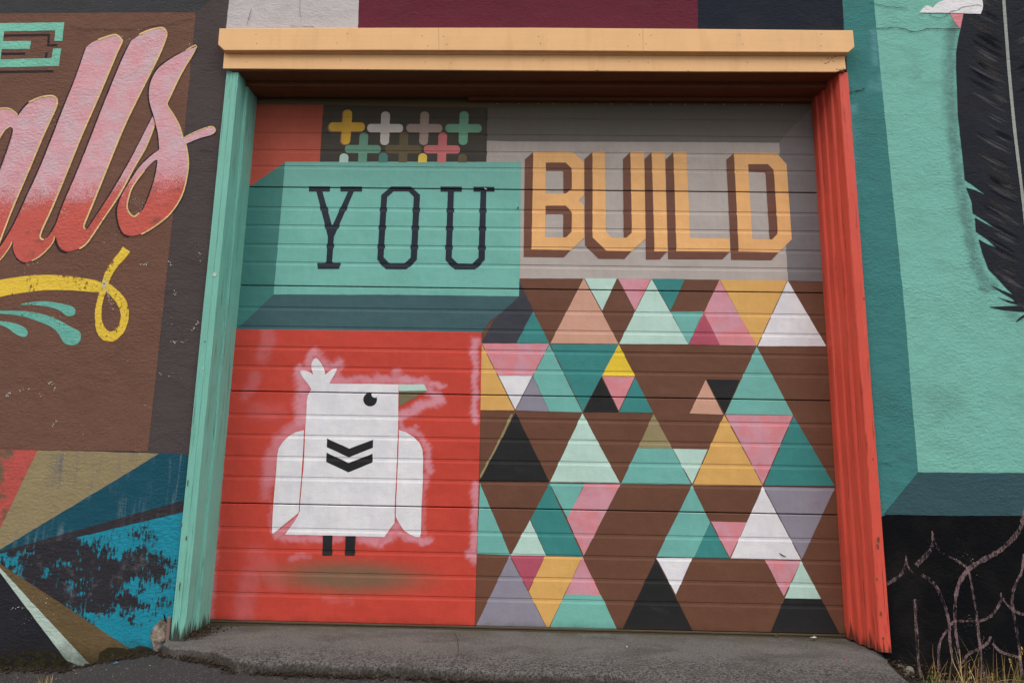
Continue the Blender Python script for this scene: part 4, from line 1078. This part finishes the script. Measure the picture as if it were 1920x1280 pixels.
# triangles
TRI = [
    ('peach', [(1094.5, 521.8), (1159.6, 644.6), (1032, 643.4)]), ('mint', [(1095.8, 521.6), (1156.5, 522.3), (1129, 582.5)]), ('pink', [(1159, 522.7), (1220.5, 522.9), (1190.5, 582.5)]),
    ('mint', [(1221.7, 522.9), (1290.3, 645.3), (1160.7, 644.6)]), ('sea', [(1222.5, 522.7), (1284.5, 523), (1257, 582.3)]), ('aqua', [(1257.5, 584.2), (1319, 584), (1290.5, 645.6)]),
    ('pink', [(1349, 524.6), (1418.6, 648), (1291, 645.8)]), ('gold', [(1349.8, 524.6), (1476, 525.8), (1418.9, 648.6)]), ('white', [(1477, 526.3), (1549, 648.8), (1421, 648.8)]),
    ('sea', [(999, 582.7), (1030, 643.4), (968.3, 643)]), ('pink', [(903.6, 643.6), (1030, 644), (998.4, 704), (934.2, 704)]), ('gold', [(902.2, 643.2), (965, 768.8), (900.4, 768.4)]),
    ('white', [(934.6, 704.4), (998.2, 704.4), (966, 767)]), ('lavender', [(999, 706), (1029.5, 771.2), (966.6, 768.8)]), ('aqua', [(1030, 646), (1091.8, 772.4), (1030, 771.2), (999.5, 704.8)]),
    ('sea', [(1031.6, 645), (1159.6, 645.6), (1092.8, 771)]), ('yellow', [(1160, 645.5), (1190.5, 705), (1128, 704.4)]), ('black', [(1127.3, 706.4), (1160, 772.3), (1093.7, 772.3)]),
    ('pink', [(1129, 705.3), (1190, 706), (1160, 769.8)]), ('sea', [(1190.7, 707.6), (1224.5, 773), (1160.5, 772.6)]), ('aqua', [(1418.8, 649.5), (1486.7, 777.7), (1359.4, 776)]),
    ('peach', [(1323, 711.4), (1356, 777), (1292.7, 774.7)]), ('black', [(1324, 711), (1387, 712), (1358.8, 776)]),
    ('black', [(966.7, 773), (1030, 902.7), (898.3, 902.5)]), ('mint', [(1092, 774.3), (1162.4, 905.5), (1031, 903.4)]), ('olive', [(1225, 775.5), (1260.3, 840.4), (1196.2, 839.4)]),
    ('aqua', [(1196, 839.6), (1260.8, 840.7), (1296, 907.9), (1164.3, 906.6)]), ('mint', [(1261.5, 840.8), (1326.7, 842), (1297.8, 906.7)]), ('gold', [(1357.8, 777.4), (1429.8, 909.6), (1299.2, 909)]),
    ('pink', [(1360.2, 777.4), (1486.8, 778.3), (1430, 908)]), ('sea', [(1488, 779.8), (1564.8, 910.4), (1432, 909.6)]),
    ('aqua', [(900, 906), (956.9, 1040), (894.4, 1037.7)]), ('mint', [(993.7, 974.2), (1024, 1041), (958, 1040.5)]), ('sea', [(1030, 906.3), (1093.3, 1043), (1024.6, 1041), (994.6, 972.4)]),
    ('aqua', [(1031, 906.3), (1095.8, 907), (1064, 971)]), ('pink', [(1096.6, 907), (1162.9, 907.2), (1094.6, 1040.5), (1063.3, 971.8)]), ('aqua', [(1297.4, 909.8), (1331.5, 979), (1301, 1044.8), (1231.2, 1043)]),
    ('sea', [(1332, 979.4), (1367.7, 1046.5), (1300.8, 1045.3)]), ('pink', [(1333, 976.8), (1400, 978.5), (1368.2, 1044.5)]), ('white', [(1429.8, 912), (1502, 1049), (1369.6, 1046.7)]),
    ('lavender', [(1431.6, 912), (1564.8, 914.7), (1503.2, 1047.4)]), ('lavender', [(955.5, 1041.6), (1025.4, 1177), (891, 1175.2)]), ('rose', [(957.4, 1041.8), (1022, 1042), (990.5, 1106.9)]),
    ('gold', [(1022, 1042.2), (1091.7, 1043.5), (1028.6, 1176.5), (1025.6, 1176), (991.3, 1108)]), ('pink', [(1092, 1043.7), (1126, 1115), (1059.6, 1113)]), ('teal', [(1059.8, 1112.8), (1126.7, 1115), (1158.2, 1182), (1029.6, 1177.6)]),
    ('black', [(1230, 1046.6), (1301, 1186), (1165.4, 1182.2)]), ('white', [(1231.2, 1045.4), (1297.6, 1045.8), (1267, 1113.8)]), ('pink', [(1434.8, 1049.3), (1502.3, 1051), (1469.5, 1117)]),
    ('mint', [(1501.8, 1051.6), (1539.3, 1121.8), (1471.3, 1120.5)]), ('black', [(1471.3, 1120.8), (1539.8, 1122.2), (1574.5, 1187.6), (1444.5, 1184.8)])]
NAMES = {'sea': 'dark teal', 'aqua': 'teal', 'mint': 'pale mint', 'rose': 'dark pink', 'gold': 'ochre', 'lavender': 'lavender grey', 'teal': 'teal'}
for i, (mat, pts) in enumerate(TRI):
    on_door('painted_triangle', pts, mat, 3 + 0.25 * (i % 2), label=NAMES.get(mat, mat) + (' triangle' if len(pts) == 3 else ' block'))
on_door('painted_triangle', [(1319.8, 587.5), (1333, 612), (1350, 647), (1291, 645.6)], 'rose', 3.6, label='dark pink triangle')
ol = [(958, 776), (962, 776), (940, 826), (902, 896), (899, 893), (925, 845)]
on_door('overspray', ol, 'olive', 2, amp=0.003, label='olive overspray beside the black triangle')

ribbon('scratch', [(1461, 1036), (1466, 1040), (1473, 1043)], [1.2, 2.2, 0.8], GAP, 14, door, 'door')
ribbon('scratch', [(970.5, 392), (972, 389)], 2.6, GAP, 14, door, 'door', smooth=1)
ribbon('scratch', [(908, 353.5), (913, 356)], 1.6, PALEC, 16, door, 'door', smooth=1)

# the bird
BODY = [(585, 728), (577.5, 741), (575.6, 752.5), (574.5, 780.6), (572.6, 805), (571, 845), (569.2, 880), (566.5, 905), (562.8, 946), (562.2, 957.5), (559, 966), (554, 974.4), (543.8, 989.4), (534.4, 1001.4), (600, 1002.8), (721, 1005.9), (729.4, 993), (739.7, 980), (740.4, 970.6), (740.4, 950), (742.3, 907), (744.6, 860), (746.2, 808.8), (747, 760), (747.8, 720.6), (700, 719.4), (618.8, 719.3), (600, 721)]
bird = on_door('painted_bird', BODY, 'white', 8, bulge=0.001, label='white bird in profile facing right')
on_door('wing', [(570.4, 806), (555, 809.7), (541.9, 817.2), (530.6, 828.4), (522.8, 840.6), (520.3, 851.9), (518.4, 880), (515.6, 913), (512.8, 946), (510, 998.8), (512.8, 999.7), (526.9, 987.5), (559.7, 961), (560.6, 957.5), (561.2, 944), (564.8, 900), (567.6, 860), (569.4, 830)], 'white', 8, bird, bulge=0)
on_door('wing', [(748.2, 806), (761, 809.7), (774.4, 818), (786.6, 829.4), (792.2, 842.5), (793.5, 857.5), (793, 897.5), (790.3, 953.8), (789.4, 998.8), (787.5, 1005.9), (780, 1005.9), (769.7, 1001.6), (757.5, 994), (744.4, 972.5), (742.2, 967.8), (742.4, 950), (744.4, 907), (746.6, 860)], 'white', 8, bird, bulge=0)
on_door('crest', cr([(592, 671), (596, 673), (601.9, 680.3), (608.4, 692.5), (610.3, 702)], False, 3) + cr([(611.5, 701), (621.6, 693.4), (631.5, 691), (629.5, 698), (626, 704.7), (619.7, 715), (617, 724), (608, 738)], False, 3) + [(590, 738)] + cr([(586, 733), (577.5, 718.8), (568, 707.5), (563.4, 697), (566, 694.4), (572, 694.6), (582, 698), (587.4, 702)], False, 3) + cr([(587, 700), (584, 689.7), (585, 680.3), (588, 674)], False, 3), 'white', 9, bird, bulge=0, amp=0.0003)
def disc(cx, cy, r, n=28): return [(cx + r * math.cos(2 * math.pi * k / n), cy + r * math.sin(2 * math.pi * k / n)) for k in range(n)]
eye = on_door('eye', disc(694.3, 748.6, 12.9), 'black', 9.5, bird, bulge=0, amp=0.0003)
on_door('eye_glint', disc(703.2, 739, 6.5, 18), 'white', 10.2, bird, bulge=0, amp=0.0002)
on_door('beak', [(748.2, 720.3), (795, 720.3), (798, 725), (800.8, 732), (748.2, 732.8)], 'mint', 9, bird, bulge=0)['label'] = 'pale mint upper beak'
on_door('beak', [(748.2, 732.8), (800.8, 732.2), (748.2, 762.8)], 'beakolive', 9, bird, bulge=0)['label'] = 'olive lower beak'
on_door('chest_chevron', [(613.7, 821.9), (655.3, 840.6), (699.8, 824), (699.4, 838.8), (654.4, 857), (613, 837.8)], 'black', 9, bird, bulge=0.001)
on_door('chest_chevron', [(612.6, 848), (653.4, 867.4), (699, 850), (698.4, 866.6), (653.4, 885), (612.2, 865.6)], 'black', 9, bird, bulge=0.001)
on_door('leg', [(605.6, 1003), (624, 1003), (622.5, 1040.6), (605, 1040.6)], 'black', 9, bird)
on_door('leg', [(648.4, 1004), (667, 1004), (665, 1040.6), (647.3, 1040.6)], 'black', 9, bird)

# ------------------------------------------------------------------ plants, litter, crumbs
def mat_plain(name, rgb, rough=0.7): return plain(name, rgb, rough, 0.2, 0.2)
STRAW = mat_plain('dry_straw', (186, 160, 112)); STRAW2 = mat_plain('brown_straw', (146, 112, 70)); GREEN = mat_plain('weed_green', (66, 96, 36)); SEED = mat_plain('seed_head', (178, 152, 78))
SOIL = mat_plain('soil_crumb', (44, 36, 29), 0.95); GRAV = mat_plain('loose_grit', (120, 114, 108), 0.9); MOSS = mat_plain('dry_moss', (60, 45, 30), 0.95)
PAPER = mat_plain('paper_scrap', (208, 206, 200)); BLUE = mat_plain('blue_paint_flake', (70, 128, 158)); STONE = plain('broken_concrete', (112, 106, 98), 0.95, 0.08, 0.9); REDF = mat_plain('red_paint_flake', (196, 74, 62)); LEAF = mat_plain('dead_leaf', (98, 68, 44))


def blade(m, base, az, lean, L, wd, curl, n=7):
    x, y, z = base; dx, dy = math.cos(az), math.sin(az); px, py = -dy, dx
    pts = []; ang = lean
    for k in range(n + 1):
        pts.append((x, y, z)); ang += curl / n
        st = L / n; x += dx * math.sin(ang) * st; y += dy * math.sin(ang) * st; z += math.cos(ang) * st
    vs = []
    for k, (a, b, c) in enumerate(pts):
        h = wd / 2 * (1 - (k / n) ** 1.6 * 0.85)
        if b > -0.004: b = -0.004
        vs += [(a - px * h, b - py * h, c), (a + px * h, b + py * h, c + 0.0004)]
    m.add(vs, [(2 * k, 2 * k + 1, 2 * k + 3, 2 * k + 2) for k in range(n)])
    return pts[-1], ang


def tuft(name, loc, count, Lr, spread, wd, mats, label, cat, lean=0.5, curl=0.9, seeds=0, group=None):
    t = empty(name, loc, label, cat, group)
    by = [MB() for _ in mats]; sm_ = MB()
    for i in range(count):
        b = (loc[0] + rnd.gauss(0, spread), min(-0.012, loc[1] + rnd.gauss(0, spread * 0.45)), loc[2] - 0.01)
        az = rnd.uniform(0, 2 * math.pi)
        if rnd.random() < 0.6: az = -abs(az) if az < math.pi else az
        tip, ang = blade(by[i % len(mats)], b, az, abs(rnd.gauss(0, lean)), rnd.uniform(*Lr), wd * rnd.uniform(0.6, 1.3), rnd.uniform(0, curl))
        if i < seeds:
            for k in range(7):
                q = [tip[0] + rnd.gauss(0, 0.0018), tip[1] + rnd.gauss(0, 0.0015), tip[2] + rnd.uniform(-0.03, 0.003)]; r = 0.002
                sm_.add([(q[0] - r, q[1], q[2]), (q[0], q[1] - r, q[2] - 2 * r), (q[0] + r, q[1], q[2]), (q[0], q[1], q[2] + 2.4 * r)], [(0, 1, 2), (0, 2, 3), (0, 3, 1), (1, 3, 2)])
    for mb, (mt, nm) in zip(by, mats):
        tag(mb.build(nm, mt, t), kind='stuff')
    if seeds: tag(sm_.build('seed_head', SEED, t), kind='stuff')
    return t


def wall_pt(px, py, off=-0.05):
    x, z = at(px, py, off); return x
GRP = 'dry grass tufts by the black wall'
tuft('dry_grass_tuft', (wall_pt(1800, 1270), -0.07, -0.13), 100, (0.08, 0.20), 0.07, 0.0032, [(STRAW, 'straw_blades'), (STRAW2, 'brown_blades')], 'tangled dry grass tuft against the black wall, nearest the red jamb', 'grass', 0.45, 1.3, 0, GRP)
tuft('dry_grass_tuft', (wall_pt(1862, 1272), -0.08, -0.13), 60, (0.10, 0.26), 0.075, 0.003, [(STRAW, 'straw_blades'), (STRAW2, 'brown_blades')], 'taller dry grass with yellow seed heads against the black wall', 'grass', 0.35, 0.7, 6, GRP)
tuft('green_weed', (wall_pt(1752, 1278), -0.06, -0.125), 34, (0.04, 0.085), 0.022, 0.008, [(GREEN, 'green_blades')], 'small green weed at the edge of the concrete, left of the dry grass', 'weed', 0.7, 0.8, 0, 'green weeds by the black wall')
tuft('green_weed', (wall_pt(1912, 1275), -0.07, -0.13), 34, (0.05, 0.13), 0.03, 0.007, [(GREEN, 'green_blades')], 'small green weed at the right edge of the black wall', 'weed', 0.6, 0.8, 0, 'green weeds by the black wall')
gx, gy = atz(84, 1290, -0.155)
tuft('straw_tuft', (gx, gy, -0.158), 26, (0.035, 0.075), 0.014, 0.0032, [(STRAW, 'straw_blades')], 'short pale straw tuft growing from the asphalt at lower left', 'grass', 0.3, 0.5)
gx, gy = atz(20, 1254, -0.158)
tuft('withered_grass', (gx, -0.03, -0.165), 12, (0.05, 0.11), 0.02, 0.0026, [(STRAW2, 'brown_blades')], 'few withered stems at the foot of the blackish left wall', 'grass', 1.0, 1.2)


def lump(m, c, r, sq=0.7):
    n1, n2 = 6, 4; vs = []; fs = []; sd = rnd.random() * 50
    for j in range(n2 + 1):
        th = math.pi * j / n2
        for i in range(n1):
            ph = 2 * math.pi * i / n1 + j * 0.4; q = r * (1 + 0.45 * noise.noise((math.cos(ph) * 1.6 + sd, math.sin(ph) * 1.6, math.cos(th) * 1.6 + sd)))
            vs.append((c[0] + q * math.sin(th) * math.cos(ph), c[1] + q * math.sin(th) * math.sin(ph), c[2] + q * sq * math.cos(th)))
    for j in range(n2):
        for i in range(n1):
            k = (i + 1) % n1; fs.append((j * n1 + i, (j + 1) * n1 + i, (j + 1) * n1 + k, j * n1 + k))
    m.add(vs, fs)


XF, YF = SLABX, SLABY
ms, mm = MB(), MB()
for _ in range(2600):
    x = rnd.uniform(-1.56, 0.36)
    if noise.noise((x * 5, 0, 9)) < -0.22 and rnd.random() < 0.7: continue
    y = float(np.interp(x, XF, YF)) - abs(rnd.gauss(0.012, 0.014))
    lump(ms if rnd.random() < 0.7 else mm, (x, y, za(x, y) + rnd.uniform(-0.002, 0.012)), rnd.choice((0.002, 0.003, 0.004, 0.006)) * rnd.uniform(0.7, 1.3))
for _ in range(700):                                                  # foot of the left wall
    x = rnd.uniform(-2.9, -1.58); y = -abs(rnd.gauss(0.008, 0.022)); lump(ms, (x, y, za(x, y) + rnd.uniform(-0.002, 0.008)), rnd.uniform(0.002, 0.009))
for _ in range(420):                                                  # right edge of the slab and foot of the red jamb
    t = rnd.random(); x = 1.575 + rnd.gauss(0, 0.02) - 0.05 * t + 0.12 * (rnd.random() < 0.15); y = -0.03 - 0.5 * t + rnd.gauss(0, 0.01)
    lump(ms if rnd.random() < 0.5 else mm, (x, y, -0.03 - 0.06 * t + rnd.uniform(-0.01, 0.008)), rnd.uniform(0.002, 0.007))
for _ in range(160):
    x = -1.485 + abs(rnd.gauss(0, 0.05)); y = 0.06 + rnd.gauss(0, 0.05); lump(mm, (x, min(y, 0.165), 0.0 + rnd.uniform(-0.006, 0.004)), rnd.uniform(0.002, 0.006))
tag(ms.build('soil_crumbs', SOIL, None, True), 'dark soil and grit gathered along the broken edges', kind='stuff')
tag(mm.build('dry_moss', MOSS, None, True), 'brown dry moss along the concrete edge', kind='stuff')
mg = MB()
for _ in range(800):
    x = rnd.uniform(-2.6, 1.3); y = rnd.uniform(-0.75, -0.05) if x < -1.6 else rnd.uniform(-0.9, -0.40)
    lump(mg, (x, y, za(x, y) + 0.001), rnd.choice((0.0015, 0.002, 0.0028, 0.004)))
tag(mg.build('loose_grit', GRAV, None, True), 'pale loose grit scattered on the asphalt', kind='stuff')

# broken concrete at the foot of the red jamb
def chunk(px, py, rx, ry, h, label, z=-0.05):
    x, _ = at(px, py, -0.045); m = MB(); n = 22
    vs = []; fs = []
    for j in range(6):
        s = (1.0, 1.0, 0.93, 0.72, 0.4, 0.0)[j]; zz = (-0.05, 0.6, 0.86, 1.0, 1.04, 1.05)[j]
        for i in range(n):
            a = 2 * math.pi * i / n; q = s * (1 + 0.28 * noise.noise((math.cos(a) * 1.7, math.sin(a) * 1.7, px)))
            vs.append((x + rx * q * math.cos(a), -0.05 + ry * q * math.sin(a), z + h * zz + 0.004 * noise.noise((math.cos(a) * 4, math.sin(a) * 4, j))))
    for j in range(5):
        for i in range(n): k = (i + 1) % n; fs.append((j * n + i, j * n + k, (j + 1) * n + k, (j + 1) * n + i))
    m.add(vs, fs); tag(m.build('concrete_chunk', STONE, None, True), label, 'rubble')
chunk(1690, 1243, 0.042, 0.028, 0.034, 'pale broken concrete chunk at the foot of the red jamb', -0.075)


def flake(name, px, py, z, sx, sy, mat, label, cat, group=None):
    x, y = atz(px, py, z); m = MB(); n = 3; a = rnd.uniform(0, 3.1); V = []
    for j in range(n + 1):
        for i in range(n + 1):
            u, v = i / n - 0.5, j / n - 0.5
            X, Y = sx * u * (1 + 0.3 * v), sy * v * (1 + 0.4 * u)
            V.append((x + X * math.cos(a) - Y * math.sin(a), y + X * math.sin(a) + Y * math.cos(a), z + 0.003 + 0.22 * sx * (u * u + 0.6 * u * v) + 0.001 * rnd.random()))
    m.add(V, [(j * 4 + i, j * 4 + i + 1, j * 4 + i + 5, j * 4 + i + 4) for j in range(n) for i in range(n)])
    o = m.build(name, mat, None, True)
    s = o.modifiers.new('thickness', 'SOLIDIFY'); s.thickness = 0.0009
    tag(o, label, cat, group)


flake('paper_scrap', 1525, 1195.5, 0.004, 0.030, 0.014, PAPER, 'white paper scrap against the door foot, below the black block', 'litter', 'pale scraps on the ground')
flake('paper_scrap', 139, 1259, -0.15, 0.026, 0.014, PAPER, 'pale scrap at the foot of the thin pale ray', 'litter', 'pale scraps on the ground')
flake('paper_scrap', 1037, 1276, -0.055, 0.018, 0.012, PAPER, 'white scrap on the asphalt just past the concrete edge', 'litter', 'pale scraps on the ground')
flake('paper_scrap', 283, 1248, -0.07, 0.012, 0.008, PAPER, 'cream flake on the asphalt near the broken stucco', 'litter', 'pale scraps on the ground')
flake('paint_flake', 277, 1253, -0.07, 0.014, 0.010, BLUE, 'blue paint flake on the asphalt beside the cream flake', 'paint flake', 'paint flakes on the ground')
flake('paint_flake', 216, 1243, -0.09, 0.020, 0.010, BLUE, 'blue paint flake at the foot of the olive brown ray', 'paint flake', 'paint flakes on the ground')
flake('paint_flake', 1586, 1238, -0.015, 0.010, 0.006, REDF, 'tiny red paint flake on the concrete near the red jamb', 'paint flake', 'paint flakes on the ground')
flake('paper_scrap', 1176, 1213, -0.008, 0.009, 0.005, PAPER, 'tiny white speck on the concrete below the black triangle', 'litter', 'pale scraps on the ground')
flake('dead_leaf', 1455, 1192, 0.002, 0.018, 0.010, LEAF, 'brown dead leaf against the door foot', 'leaf')
